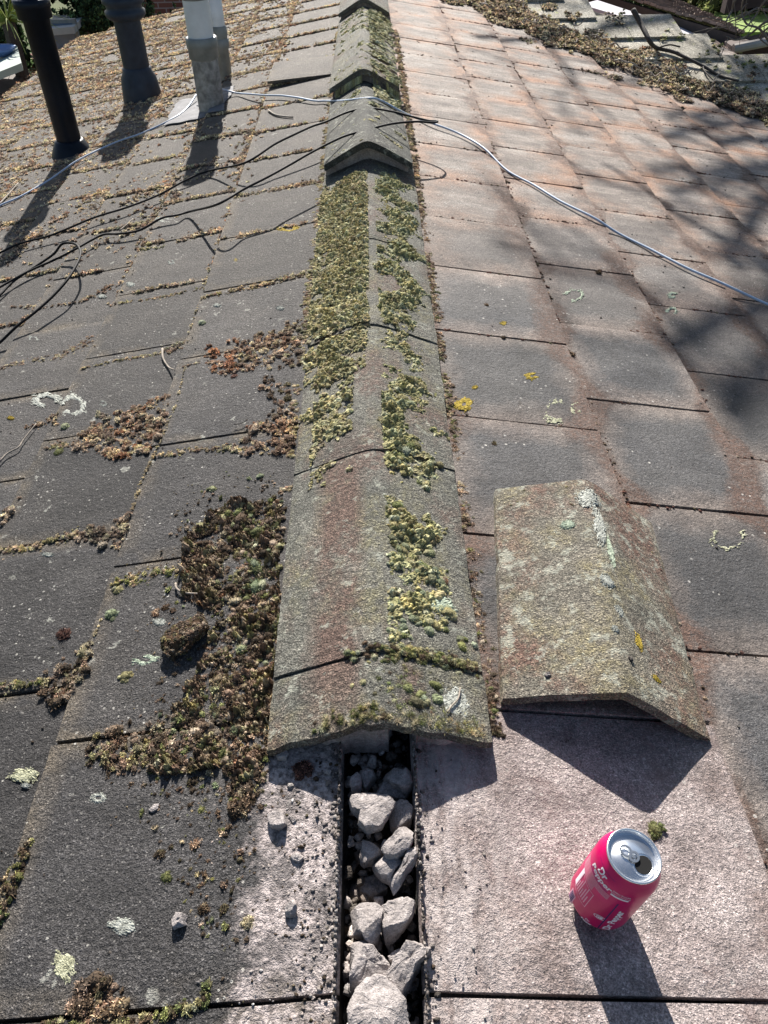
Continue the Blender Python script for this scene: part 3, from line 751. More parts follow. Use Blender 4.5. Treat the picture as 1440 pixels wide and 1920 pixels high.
P_('moss_patch', 'wedge of brown and cream dry moss above a tile joint left of the ridge', seed=4, polys=[
    ([(150, 850), (145, 820), (185, 780), (250, 760), (300, 738), (322, 745), (302, 830), (245, 858)], .0068, BS+[('rust', .8)], 'litter', 1.7)],
    strips=[([(85, 845, 14), (150, 832, 22)], .005, [('olive', 1), ('brown', 2)], 'litter', 1.4)])
P_('moss_patch', 'tapering brown moss wedge with an orange tuft touching the ridge foot', seed=5, polys=[
    ([(440, 845), (470, 800), (545, 735), (553, 760), (548, 842), (480, 850)], .0065, BS, 'litter', 1.5),
    ([(465, 800), (480, 782), (500, 790), (485, 808)], .0045, [('rust', 1)], 'litter', 1.5)],
    strips=[([(285, 862, 8), (370, 845, 14), (450, 838, 24)], .0048, [('straw', 2), ('olive', 2), ('brown', 2)], 'litter', 1.5)])
P_('moss_patch', 'cream and brown moss wedge ending a mossy joint at the left edge of the picture', seed=6, polys=[
    ([(140, 1010), (160, 990), (205, 975), (250, 955), (243, 1000), (235, 1030), (190, 1022)], .006, BS, 'litter', 1.6)],
    strips=[([(0, 1035, 20), (60, 1030, 16), (100, 1012, 18), (150, 1000, 26)], .0055, [('olive', 2), ('brown', 2), ('straw', 1)], 'litter', 1.7)])
P_('moss_patch', 'dark triangular moss patch with straw coloured right edge, left of the leaning slab', seed=7, polys=[
    ([(75, 1300), (85, 1255), (130, 1225), (175, 1203), (165, 1262), (140, 1312), (100, 1318)], .0062, [('brown', 3), ('dark', 3), ('straw', .8), ('green', .4)], 'litter', 1.7),
    ([(158, 1215), (180, 1203), (165, 1265), (148, 1300)], .0045, 'straw', 'litter', .8)],
    strips=[([(0, 1285, 34), (40, 1283, 20), (80, 1275, 18)], .0055, [('olive', 3), ('green', 1), ('brown', 2)], 'litter', 1.7)])
P_('moss_strip', 'short green and brown moss strip reaching left from the dark bank', seed=8, strips=[([(218, 1100, 20), (250, 1090, 34), (300, 1075, 24), (345, 1072, 18)], .0055, [('olive', 3), ('green', 2), ('straw', 1), ('brown', 2)], 'litter', 1.7)])
P_('moss_strip', 'moss strip in the tile joint at the lower left border of the picture', seed=9, polys=[([(0, 1690), (10, 1620), (40, 1590), (66, 1575), (50, 1640), (30, 1690), (5, 1740)], .0058, [('dark', 3), ('green', 3), ('straw', 1)], 'litter', 1.5)])
P_('moss_strip', 'small brown moss wedge cut by the left border above the cream joint', seed=10, polys=[([(0, 985), (5, 955), (42, 928), (30, 955), (10, 990)], .005, BS, 'litter', 1.5)])
P_('moss_dome', 'big dark brown moss dome with a pale tuft on top at the bottom left', seed=11, polys=[
    ([(125, 1900), (150, 1850), (190, 1818), (220, 1825), (235, 1870), (225, 1905), (170, 1925)], .0065, [('dark', 4), ('brown', 3)], 'litter', 2.2)],
    strips=[([(80, 1925, 26), (200, 1925, 30), (300, 1900, 30), (375, 1880, 24), (385, 1840, 14)], .006, [('olive', 3), ('green', 2), ('dark', 3)], 'litter', 1.5)])
st = [([(150, 480, 10), (230, 440, 26), (300, 400, 34), (345, 360, 20)], .0085, [('brown', 3), ('straw', 3)], 'litter_far', .8),
      ([(0, 500, 40), (60, 450, 46), (130, 400, 46), (200, 360, 30)], .0085, [('brown', 4), ('straw', 3), ('rust', .6)], 'litter_far', .75),
      ([(230, 385, 20), (300, 350, 30), (400, 320, 30), (450, 300, 16)], .0085, [('brown', 3), ('straw', 4)], 'litter_far', .7),
      ([(0, 695, 12), (60, 678, 16), (110, 668, 20), (175, 632, 26)], .0055, [('straw', 2), ('brown', 3)], 'litter', 1.5),
      ([(150, 697, 5), (210, 680, 8), (300, 660, 9), (350, 632, 16)], .0042, [('straw', 2), ('olive', 2), ('brown', 2)], 'litter', 1.4),
      ([(310, 660, 10), (352, 635, 22)], .0055, BS, 'litter', 1.3),
      ([(345, 692, 4), (385, 680, 8)], .004, BS, 'litter', 1.3),
      ([(210, 575, 5), (290, 560, 8), (380, 536, 10)], .0042, [('olive', 2), ('brown', 2), ('straw', 2)], 'litter', 1.4),
      ([(383, 562, 5), (430, 548, 12), (500, 530, 16), (575, 505, 18)], .0055, [('straw', 3), ('brown', 2), ('olive', 1)], 'litter', 1.6),
      ([(20, 575, 5), (70, 570, 10)], .005, BS, 'litter', 1.3), ([(60, 585, 4), (150, 565, 6), (215, 530, 16)], .005, BS, 'litter', 1.4),
      ([(260, 472, 8), (310, 465, 12)], .0055, 'olive', 'cushion_far', 1.4),
      ([(330, 455, 5), (410, 420, 22)], .0065, BS, 'litter', 1.5), ([(430, 455, 5), (490, 435, 12)], .005, BS, 'litter', 1.3),
      ([(445, 372, 8), (500, 360, 14), (590, 338, 16)], .008, [('straw', 3), ('brown', 2)], 'litter_far', 1.5),
      ([(350, 690, 4), (333, 760, 5), (290, 860, 6), (270, 900, 7), (250, 960, 6)], .0035, 'straw', 'litter', 1.1),
      ([(405, 470, 4), (380, 560, 4), (350, 640, 4)], .0035, 'straw', 'litter', .8),
      ([(36, 800, 8), (80, 790, 12), (108, 770, 16), (105, 800, 16)], .005, BS, 'litter', 1.4),
      ([(195, 1160, 4), (175, 1210, 4)], .003, 'straw', 'litter', 1.)]
P_('dry_moss_seams', 'straw and brown moss seams lining the tile joints of the near left slope', seed=12, strips=st, kind='stuff')
# slab of moss tipped on edge
def rock(poly, ztop, thick, mat, label, group, cat='rubble', name='mortar_lump', tilt=(0, 0), plane=None, seed=0, rough=.0022, parent=None, seg=56, taper=.8, col=None, grow=1.):
    """poly: outline in photo pixels, cast onto a plane at its real height"""
    pts = [on_plane(x, y, (0, 0, 1), (0, 0, ztop)) if plane is None else on_plane(x, y, plane[0], plane[1]) for x, y in poly]
    c = sum(pts)/len(pts); pts = [c+(p-c)*grow for p in pts]; ang = sorted((math.atan2(*(p-c)[[1, 0]]), i) for i, p in enumerate(pts))
    A = [a for a, _ in ang]; Rr = [np.linalg.norm((pts[i]-c)[:2]) for _, i in ang]
    def rad(a):
        k = np.searchsorted(A, a) % len(A); a0, a1 = A[k-1], A[k]; r0, r1 = Rr[k-1], Rr[k]
        if a1 <= a0: a1 += 2*math.pi
        if a < a0: a += 2*math.pi
        t = (a-a0)/(a1-a0); p0 = np.array([r0*math.cos(a0), r0*math.sin(a0)]); p1 = np.array([r1*math.cos(a1), r1*math.sin(a1)])
        d = np.array([math.cos(a), math.sin(a)]); e = p1-p0; den = d[0]*e[1]-d[1]*e[0]
        return (p0[0]*e[1]-p0[1]*e[0])/den if abs(den) > 1e-9 else r0+(r1-r0)*t
    rings = [(0, .0), (.25, 0), (.5, 0), (.72, -.0005), (.90, -.0006), (.985, -.0012), (1.01, -.0040), (1.0, -thick*.45), (.93, -thick*.75), (taper, -thick), (0, -thick)]
    V = []; q0 = Vector((seed*13.7, seed*3.1, 0)); rk = random.Random(seed*5+1); Rm = sum(Rr)/len(Rr); PL = []
    for _ in range(9 if rough > .0012 else 0):
        a = rk.uniform(0, 6.28); e = rk.uniform(.15, 1.35); n3 = Vector((math.cos(a)*math.cos(e), math.sin(a)*math.cos(e), math.sin(e)))
        PL.append((n3, (Rm*abs(math.cos(e))*rk.uniform(.5, .9)+thick*.0*math.sin(e)-.001*rk.random())))
    for k, (f, dz) in enumerate(rings):
        for i in range(seg):
            a = -math.pi+2*math.pi*i/seg; r = rad(a)*f
            x, y = c[0]+r*math.cos(a), c[1]+r*math.sin(a)
            dx, dy = x-c[0], y-c[1]
            base = c[2] if plane is None else (plane[1][2]-(plane[0][0]*(x-plane[1][0])+plane[0][1]*(y-plane[1][1]))/plane[0][2])
            z = base+dz+tilt[0]*dx+tilt[1]*dy
            q = Vector((x*110, y*110, z*110))+q0; q2 = Vector((x*38, y*38, z*38))+q0
            nn = mn.noise_vector(q)*rough*.55+mn.noise_vector(q2)*rough*1.1+mn.noise_vector(q*3)*rough*.3
            if f == 0: nn = Vector((0, 0, mn.noise(q0)*rough))
            v = Vector((x+nn.x, y+nn.y, z+nn.z)); rel = v-Vector(c)
            for n3, of in PL:
                d_ = rel.dot(n3)-of
                if d_ > 0: rel -= n3*d_*.92
            v = Vector(c)+rel; V.append(tuple(v))
    F = [(k*seg+i, k*seg+(i+1) % seg, (k+1)*seg+(i+1) % seg, (k+1)*seg+i) for k in range(len(rings)-1) for i in range(seg)]
    o = mk(name, V, F, MT[mat] if isinstance(mat, str) else mat, parent, col=None if col is None else np.array([col]*len(V)))
    if label: tag(o, label, cat, group)
    return o
# moss slab: a torn sheet of moss, leaning
b = NB('torn_moss_sheet'); c_ = b.ramp(b.noise(120, 5, .7), [(.3, (.03, .018, .012)), (.55, (.08, .05, .03)), (.72, (.16, .12, .07))])
MT['mosssheet'] = b.out(c_, .95, b.bump(b.noise(220, 4, .7), .008), .1)
W = pix(350, 1205); yy = W[1]
slab_ = rock([(300, 1212), (305, 1180), (330, 1160), (395, 1128), (412, 1140), (395, 1165), (345, 1222), (315, 1232)], W[2]+.02, .02, 'mosssheet', 'leaning slab of torn brown moss casting a shadow left of the dark bank', None, 'moss', 'moss_slab', tilt=(.25, -.35), seed=77, rough=.003)
sc = Scatter(90)
for v in slab_.data.vertices:
    if sc.rs.random() < .75:
        n_ = np.array(v.normal); sc.add(np.array(v.co), n_/max(1e-6, np.linalg.norm(n_)), sc.rs.uniform(.002, .0048), mixpal(sc.rs, [('dark', 5), ('brown', 3), ('olive', 1)]), 'litter')
fb = sc.build('moss_fibres', MT['litter']); fb.parent = slab_

# small single cushions on the left slope and elsewhere
CUSH = [(380, 608, 9, 'sage', 'round grey green cushion alone on the tile above the orange moss drift'),
        (124, 803, 12, 'sage', 'pale cushion below the two white lichen rings'),
        (113, 851, 11, 'green', 'bright green cushion at the left tip of the brown moss wedge'),
        (397, 916, 9, 'sage', 'grey green cushion alone below the joint ending in the orange tuft'),
        (487, 888, 8, 'sage', 'small grey cushion near the ridge foot above the dark bank'),
        (374, 988, 14, 'olive', 'olive cushion just above the top left corner of the dark bank'),
        (418, 970, 14, 'olive', 'larger olive cushion at the top edge of the dark bank'),
        (212, 1157, 15, 'sage', 'plump pale green cushion left of the moss slab'),
        (225, 1110, 12, 'olive', 'yellowish cushion under the short green strip'),
        (237, 1270, 15, 'olive', 'olive cushion below the white lichen blotch'),
        (118, 1187, 15, 'redbrown', 'red brown dry tuft alone on the dark tile'),
        (310, 1140, 9, 'dark', 'dark tuft at the joint above the moss slab'),
        (292, 1150, 11, 'brown', 'brown tuft beside the small white lichen'),
        (310, 1645, 14, 'green', 'green and straw cushion in the middle of the nearest left tile'),
        (299, 1600, 12, 'dark', 'dark cushion just above the green one on the nearest left tile'),
        (375, 1515, 10, 'green', 'small green cushion below the dark bank'),
        (360, 1463, 12, 'dark', 'dark brown cushion under the edge of the bank'),
        (378, 1700, 13, 'dark', 'dark crumbly cushion left of the mortar stain'),
        (415, 1700, 12, 'dark', 'dark tuft next to the mortar stained strip'),
        (460, 1725, 14, 'straw', 'straw topped cushion on the mortar stained strip'),
        (362, 1580, 12, 'brown', 'brown tuft with a pale pebble on the nearest left tile'),
        (560, 1432, 22, 'redbrown', 'red brown moss clump on the mortar beside the open ridge gap'),
        (450, 1500, 28, 'dark', 'ragged dark clump at the lower end of the moss bank'),
        (1229, 1556, 20, 'green', 'small yellow green moss tuft on the pink tile behind the drink can'),
        (1070, 658, 12, 'dark', 'dark tuft at the first staggered joint right of the ridge'),
        (1122, 512, 7, 'dark', 'tiny dark tuft high on the second row of right tiles'),
        (945, 632, 6, 'dark', 'tiny dark tuft below the third tile joint right of the ridge'),
        (912, 570, 6, 'dark', 'tiny dark tuft above the third tile joint right of the ridge'),
        (928, 828, 7, 'dark', 'tiny black tuft under the rusty joint right of the ridge'),
        (850, 1045, 12, 'rust', 'orange tuft standing on the right wing of the near ridge'),
        (440, 705, 7, 'redbrown', 'small dark crumb of moss below the orange drift'),
        (540, 425, 0, 'olive', '')]
for i, (x, y, r, pal, lab) in enumerate(CUSH):
    if not r: continue
    sc = Scatter(300+i)
    if 'right wing of the near ridge' in lab: W, n_ = ridge_surf(.72, .745)
    else:
        s_, p, yy = hit(x, y); W, n_ = surf(s_, p, yy)
    rw = r/pxm(W)
    kk = 'cushion' if pal in ('sage', 'olive') else ('fuzz' if pal in ('green', 'rust') else 'litter')
    sc.add(W, n_, rw*.85, pal, kk)
    for k in range(9):
        a = sc.rs.uniform(0, 6.28); q = sc.rs.uniform(.2, .8)
        sc.add(W+np.array([math.cos(a)*rw*q, math.sin(a)*rw*q, 0])+n_*rw*.1*(1-q), n_, rw*sc.rs.uniform(.3, .55), pal, kk)
    sc.build('moss_cushion', MT['moss'], label=lab, cat='moss', group='single moss cushions on the tiles')

# dry moss covering the far left slope, thickest in the joints
sc = Scatter(31)
def dens_left(p, y):
    f = min(1, max(0, (y-2.0)/1.8)); g = min(1, max(0, (p-.35)/.6))
    return f*(.25+.75*g)
for (side, p0, p1, y, ci) in JOINTS:
    if side != -1 or y < 1.9 or y > YEND+.01: continue
    n = int(34+14*y)
    for _ in range(n):
        p = sc.rs.uniform(p0, p1); th = (.006+.026*dens_left(p, y)*(.5+nz(p, y, 5, 3)))*(.6+.8*(p-p0)/(p1-p0))
        yy = y+abs(sc.rs.gauss(0, th))-.004
        if nz(p, yy, 11, 2) < -.15 and y < 3.2: continue
        W, n_ = surf(-1, p, yy); r = sc.rs.uniform(.005, .0125)*(.6+.09*y)
        sc.add(W+n_*r*.1, n_, r, mixpal(sc.rs, [('straw', 4), ('brown', 5), ('olive', 1), ('rust', .25)]), 'litter_far')
for bi, bt in enumerate(BUTT[-1][:-1]):
    for _ in range(900):
        y = sc.rs.uniform(1.9, YEND-.03); p = bt+abs(sc.rs.gauss(0, .012+.05*dens_left(bt, y)))
        if y < 2.6 and sc.rs.random() < .6: continue
        W, n_ = surf(-1, p, y); sc.add(W, n_, sc.rs.uniform(.005, .012)*(.6+.09*y), mixpal(sc.rs, [('straw', 3), ('brown', 5), ('rust', .6)]), 'litter_far')
for _ in range(27000):
    p = sc.rs.uniform(.38, 2.32); y = sc.rs.uniform(2.1, YEND-.03)
    d = dens_left(p, y)*(.60+1.6*nz(p, y, 3.2, 8)+.9*nz(p, y, 9, 8))
    if p > 1.25 and y > 3: d += .15
    if .5 < p < 1.3 and 2.95 < y < 4.05: d -= .3
    if sc.rs.random() > d: continue
    W, n_ = surf(-1, p, y); sc.add(W, n_, sc.rs.uniform(.004, .0105)*(.6+.09*y), mixpal(sc.rs, [('straw', 4), ('brown', 6), ('rust', .5), ('dark', 1)]), 'litter_far')
sc.build('dry_moss_litter', MT['litter'], label='tan and brown dry moss litter covering the far left slope behind the vent pipes', cat='dry moss', kind='stuff')
# loose bits on the mid left slope
sc = Scatter(32)
for _ in range(520):
    p = sc.rs.uniform(.15, 1.5); y = sc.rs.uniform(.1, 2.4)
    if p > .2+y*.65: continue
    W, n_ = surf(-1, p, y); sc.add(W, n_, sc.rs.uniform(.0008, .0024), 'grit' if sc.rs.random() < .7 else 'dark', 'crumb')
for _ in range(620):
    p = sc.rs.uniform(.15, 2.2); y = sc.rs.uniform(.5, 5)
    if p > .2+y*.7: continue
    W, n_ = surf(1, p, y); sc.add(W, n_, sc.rs.uniform(.0008, .0024)*(1+.25*y), 'grit', 'crumb')
sc.build('grit', MT['crumbs'], label='scattered dark specks and grit on the tiles', cat='grit', kind='stuff')
# thin litter in the right slope joints
sc = Scatter(33)
for (side, p0, p1, y, ci) in JOINTS:
    if side != 1 or y < .5 or y > 6: continue
    for _ in range(26):
        p = sc.rs.uniform(p0, p1); yy = y+sc.rs.gauss(0, .003)
        if nz(p, yy, 8, 4) < .0 or (ci == 0 and p < .5 and .5 < yy < .97): continue
        W, n_ = surf(1, p, yy); sc.add(W-n_*.001, n_, sc.rs.uniform(.0015, .0035)*(1+.2*y), 'redbrown' if sc.rs.random() < .7 else 'dark', 'fuzz')
for bt in BUTT[1][:-1]:
    for _ in range(900):
        y = sc.rs.uniform(.2, 5.5); p = bt+.002+abs(sc.rs.gauss(0, .007))
        if nz(bt, y, 6, 4) < -.1: continue
        W, n_ = surf(1, p, y); sc.add(W, n_, sc.rs.uniform(.0012, .0038)*(1+.25*y), mixpal(sc.rs, [('redbrown', 4), ('dark', 3), ('brown', 2)]), 'fuzz')
sc.build('red_moss_seams', MT['litter'], label='thin red brown debris along the stepped tile edges of the right slope', cat='dry moss', kind='stuff')

# ------------------------------------------------------------------ mortar crumbs and rubble
sc = Scatter(41)
for _ in range(560):
    s = -1 if sc.rs.random() < .8 else 1; p = .05+abs(sc.rs.gauss(0, .06)); y = sc.rs.uniform(.12, .5)
    if p > (.2 if s < 0 else .12): continue
    W, n_ = surf(s, p, y); r = sc.rs.uniform(.0007, .0026); r = r*1.9 if sc.rs.random() < .06 else r
    sc.add(W+n_*r*.1, n_, r*(1 if s < 0 else .7), 'mortar' if sc.rs.random() < (.72 if s < 0 else .9) else 'dark', 'crumb')
for _ in range(260):
    r = sc.rs.uniform(.004, .010); W = np.array([sc.rs.uniform(-.036, .036), sc.rs.uniform(.1, .52), -.050+sc.rs.uniform(-.006, .012)])
    sc.add(W, np.array([sc.rs.gauss(0, .4), sc.rs.gauss(0, .4), 1.]), r, sc.rs.choice(('mortar', 'mortar', 'grit')), 'shard')
for _ in range(800):   # floor of the gap
    W = np.array([sc.rs.uniform(-.043, .043), sc.rs.uniform(.1, .55), -.064]); r = sc.rs.uniform(.002, .009)
    sc.add(W, np.array([0, 0, 1.]), r, sc.rs.choice(('grit', 'dark', 'mortar')), 'crumb')
for _ in range(1500):   # dirt on the cut tile edges
    s = sc.rs.choice((-1, 1)); W = np.array([s*.0445, sc.rs.uniform(.1, .5), sc.rs.uniform(-.03, -.002)]); sc.add(W, np.array([-s, 0, .3]), sc.rs.uniform(.001, .0034), sc.rs.choice(('grit', 'mortar', 'mortar')), 'crumb')
for _ in range(420):
    s = sc.rs.choice((-1, -1, 1)); y = sc.rs.uniform(.12, .5)
    if nz(y, s, 14) < -.1: continue
    W, n_ = surf(s, .045+abs(sc.rs.gauss(0, .006)), y); sc.add(W-n_*.001, n_, sc.rs.uniform(.001, .0042), 'mortar' if sc.rs.random() < .8 else 'grit', 'crumb')
sc.build('mortar_crumbs', MT['crumbs'], label='pale mortar crumbs and dirt scattered beside and inside the open ridge gap', cat='mortar crumbs', kind='stuff')
def C5(L): return [(460+x/3.273, 1360+y/3.273) for x, y in L]
G = 'broken mortar lumps in the open ridge gap'
RK = [
 (C5([(640, 1720), (650, 1690), (700, 1590), (790, 1520), (860, 1530), (900, 1580), (960, 1650), (990, 1740), (1025, 1830), (980, 1960), (830, 2010), (650, 1980)]), .004, .05, (0, -.1), 'largest pale mortar lump filling the gap at the bottom edge of the picture'),
 (C5([(865, 1530), (880, 1490), (990, 1310), (1090, 1290), (1150, 1268), (1140, 1320), (1110, 1400), (960, 1620), (920, 1590)]), -.002, .035, (.35, .1), 'long flat mortar shard leaning on the right side of the gap'),
 (C5([(648, 1262), (690, 1265), (760, 1310), (850, 1420), (880, 1470), (870, 1500), (750, 1550), (690, 1600), (650, 1580)]), -.012, .04, (-.35, .2), 'rounded grey mortar lump against the left gap side, above the largest lump'),
 (C5([(650, 1110), (700, 1080), (790, 1070), (830, 1110), (840, 1190), (830, 1270), (780, 1330), (710, 1270), (650, 1240)]), -.01, .035, (.1, -.4), 'squarish mortar lump halfway down the gap on its left'),
 (C5([(830, 1080), (870, 1045), (960, 1035), (1035, 1050), (1015, 1160), (945, 1270), (870, 1350), (840, 1200)]), -.008, .04, (.3, -.3), 'tall mortar lump halfway down the gap on its right'),
 (C5([(700, 780), (735, 685), (830, 720), (845, 760), (830, 795), (760, 805), (715, 825)]), -.012, .03, (-.3, 0), 'small left lump of the jagged middle pile'),
 (C5([(835, 745), (870, 690), (930, 640), (975, 600), (1015, 640), (1022, 700), (1000, 750), (940, 790), (880, 780)]), .004, .026, (.1, -.2), 'brightly lit upper slab of the jagged middle pile'),
 (C5([(755, 800), (870, 780), (935, 795), (960, 830), (905, 880), (890, 945), (830, 905)]), -.006, .03, (0, -.3), 'jagged lower lump of the middle pile'),
 (C5([(1030, 715), (1085, 700), (1083, 745), (1030, 800), (990, 880), (960, 960), (915, 1000), (895, 930), (945, 860)]), -.002, .02, (.5, 0), 'narrow upright sliver on the right of the middle pile'),
 (C5([(640, 435), (710, 398), (800, 400), (880, 420), (915, 460), (865, 540), (830, 600), (740, 620), (700, 580), (710, 520), (660, 490)]), .004, .028, (0, -.15), 'flat lump with a bright broken front edge, first lit one below the ridge tile'),
 (C5([(900, 450), (1000, 450), (1030, 500), (1015, 570), (940, 620), (880, 590)]), -.015, .03, (.3, 0), 'shaded lump right of the first lit one'),
 (C5([(840, 262), (920, 242), (1035, 262), (1030, 340), (990, 392), (900, 350)]), -.012, .028, (.1, -.2), 'shaded slab under the ridge tile on the right of the gap'),
 (C5([(648, 330), (680, 268), (712, 290), (702, 370), (665, 402)]), -.012, .028, (-.4, 0), 'narrow shaded lump under the ridge tile against the left side'),
 (C5([(715, 260), (790, 240), (808, 290), (735, 372), (705, 320)]), -.022, .025, (.2, 0), 'shaded lump under the ridge tile in the middle of the gap'),
 (C5([(755, 400), (850, 330), (960, 370), (985, 430), (880, 425)]), -.025, .025, (0, .2), 'shaded flat lump behind the first lit one'),
 (C5([(700, 900), (820, 900), (870, 1000), (800, 1050), (700, 1010)]), -.045, .025, (0, 0), 'dark sunken lump in the hollow below the middle pile'),
 (C5([(880, 1400), (960, 1340), (950, 1400), (900, 1460)]), -.02, .02, (0, 0), 'small crumbly lump wedged between the shard and the tall lump'),
]
for i, (poly, z, th, tl, lab) in enumerate(RK):
    rock(poly, z, th, 'rubble', lab, G, tilt=tl, seed=i+1, rough=.0034 if i < 9 else .0028, grow=1.07)
def slab_on(poly, h, th, lab, seed, tilt=(0, 0), rough=.0025, side=-1, name='mortar_lump', group='mortar lumps lying on the tiles', mat='rubble', cat='rubble', **kw):
    s_, p, yy = hit(sum(q[0] for q in poly)/len(poly), sum(q[1] for q in poly)/len(poly), .01, side); W, n_ = surf(s_, p, yy, h)
    return rock(poly, 0, th, mat, lab, group, plane=(n_, W), seed=seed, tilt=tilt, rough=rough, name=name, cat=cat, **kw)
slab_on(C5([(130, 545), (190, 498), (240, 520), (258, 590), (222, 628), (150, 612)]), .012, .014, 'pale mortar lump on the left tile, just below the red brown moss clump', 31)
slab_on(C5([(230, 1115), (290, 1048), (312, 1110), (302, 1162), (245, 1165)]), .010, .012, 'upright grey mortar chip on the stained strip left of the gap', 32, (.4, .3))
slab_on(C5([(278, 800), (330, 778), (356, 812), (330, 842), (290, 830)]), .006, .008, 'pinkish mortar chip on the stained strip between the pale lump and the upright chip', 33)
slab_on([(321, 1722), (330, 1710), (350, 1712), (346, 1732), (325, 1740)], .009, .011, 'grey stone with a shadow on the nearest left tile near the powdery lichen', 34)
slab_on([(279, 1518), (290, 1506), (299, 1505), (296, 1515), (284, 1522)], .004, .005, 'thin white flake on the nearest left tile', 35, rough=.001)
slab_on(C5([(180, 140), (215, 120), (262, 160), (250, 195), (200, 195)]), .010, .012, 'mortar stone beside the left corner of the front ridge tile', 36)
slab_on(C5([(483, 290), (500, 262), (528, 270), (520, 300)]), .004, .006, 'small pale stone on the mortar strip in the shadow line', 37, rough=.001)
slab_on(C5([(260, 555), (290, 550), (312, 575), (290, 595)]), .003, .005, 'small chip touching the right of the pale mortar lump', 38, rough=.001)
# stones on the loose tile
for sx, t, r, lab, pal in ((-.62, .07, .006, 'small pale stone near the front edge of the loose ridge tile', 'mortar'), (.12, .14, .005, 'small shiny dark and white bird dropping lump on the loose ridge tile', 'grit')):
    sc = Scatter(int(400+sx*10)); v, n_ = loose_surf(sx, t)
    for k in range(4): sc.add(v+np.array([sc.rs.gauss(0, r*.4), sc.rs.gauss(0, r*.4), r*.2]), n_, r*sc.rs.uniform(.5, .9), pal, 'crumb')
    sc.build('pebble', MT['crumbs'], label=lab, cat='pebble')
exec_lichen = []
def lichen_mat(name, col, hi):
    b = NB(name); c = b.ramp(b.noise(180, 4, .75), [(.35, tuple(k*.35 for k in col)), (.5, col), (.7, hi)])
    return b.out(c, .95, b.bump(b.noise(240, 4, .7), .003), .15)
LM = {'white': lichen_mat('white_lichen', (.36, .37, .33), (.56, .57, .52)), 'yellow': lichen_mat('yellow_lichen', (.34, .25, .04), (.55, .42, .10)),
      'cream': lichen_mat('cream_lichen', (.38, .38, .26), (.56, .56, .42)), 'pale': lichen_mat('pale_green_lichen', (.36, .42, .32), (.55, .6, .48))}
def lichen(sf, rx, ry, kind, lab, seed, ring=0., open_=0., frag=.25, cat='lichen', group='lichen spots on the tiles'):
    """thin crust; sf(dx,dy) -> point, normal. ring: inner radius fraction; open_: gap in the ring (radians)"""
    N_, V, F = 40, [], []; q0 = seed*7.3; rl = random.Random(seed); idx = {}
    def field(a, b_):
        rr_ = math.hypot(a, b_); th = math.atan2(b_, a)
        f = 1-rr_+.30*mn.noise(Vector((a*1.6+q0, b_*1.6, 0)))+.26*mn.noise(Vector((a*5+q0, b_*5, 1)))+.30*mn.noise(Vector((a*14, b_*14+q0, 2)))
        if ring: f = min(f, (rr_-ring)*2.6+.22*mn.noise(Vector((a*4, b_*4+q0, 7)))+.22)
        if open_ and abs(((th-seed*1.7+math.pi) % (2*math.pi))-math.pi) < open_/2: f -= .5
        return f-frag*.35*(1+2*mn.noise(Vector((a*7+q0, b_*7, 4))))
    st_ = 2.7/N_
    for j in range(N_):
        for i in range(N_):
            a, b_ = -1.35+st_*(i+.5), -1.35+st_*(j+.5)
            if field(a, b_) < .04: continue
            q = []
            for di, dj in ((0, 0), (1, 0), (1, 1), (0, 1)):
                kk = (i+di, j+dj)
                if kk not in idx:
                    aa, bb = -1.35+st_*(kk[0]+rl.uniform(-.35, .35)), -1.35+st_*(kk[1]+rl.uniform(-.35, .35))
                    pos, n_ = sf(aa*rx, bb*ry); h = min(.0013, max(.0001, field(aa, bb)*.004))*(1+.6*rl.random()); idx[kk] = len(V); V.append(pos+n_*h)
                q.append(idx[kk])
            F.append(tuple(q))
    if not V: return None
    o = mk('lichen_spot', V, F, LM[kind]); return tag(o, lab, cat, group)
def slope_sf(x, y, side=None):
    s_, p, yy = hit(x, y, .01, side)
    m = pxm(surf(s_, p, yy)[0])
    # map pixel ellipse to slope metres by finite differences
    _, pa, ya = hit(x+1, y, .01, s_); _, pb, yb = hit(x, y+1, .01, s_)
    def f(dx, dy):
        return surf(s_, p+(pa-p)*dx+(pb-p)*dy, yy+(ya-yy)*dx+(yb-yy)*dy)
    return f
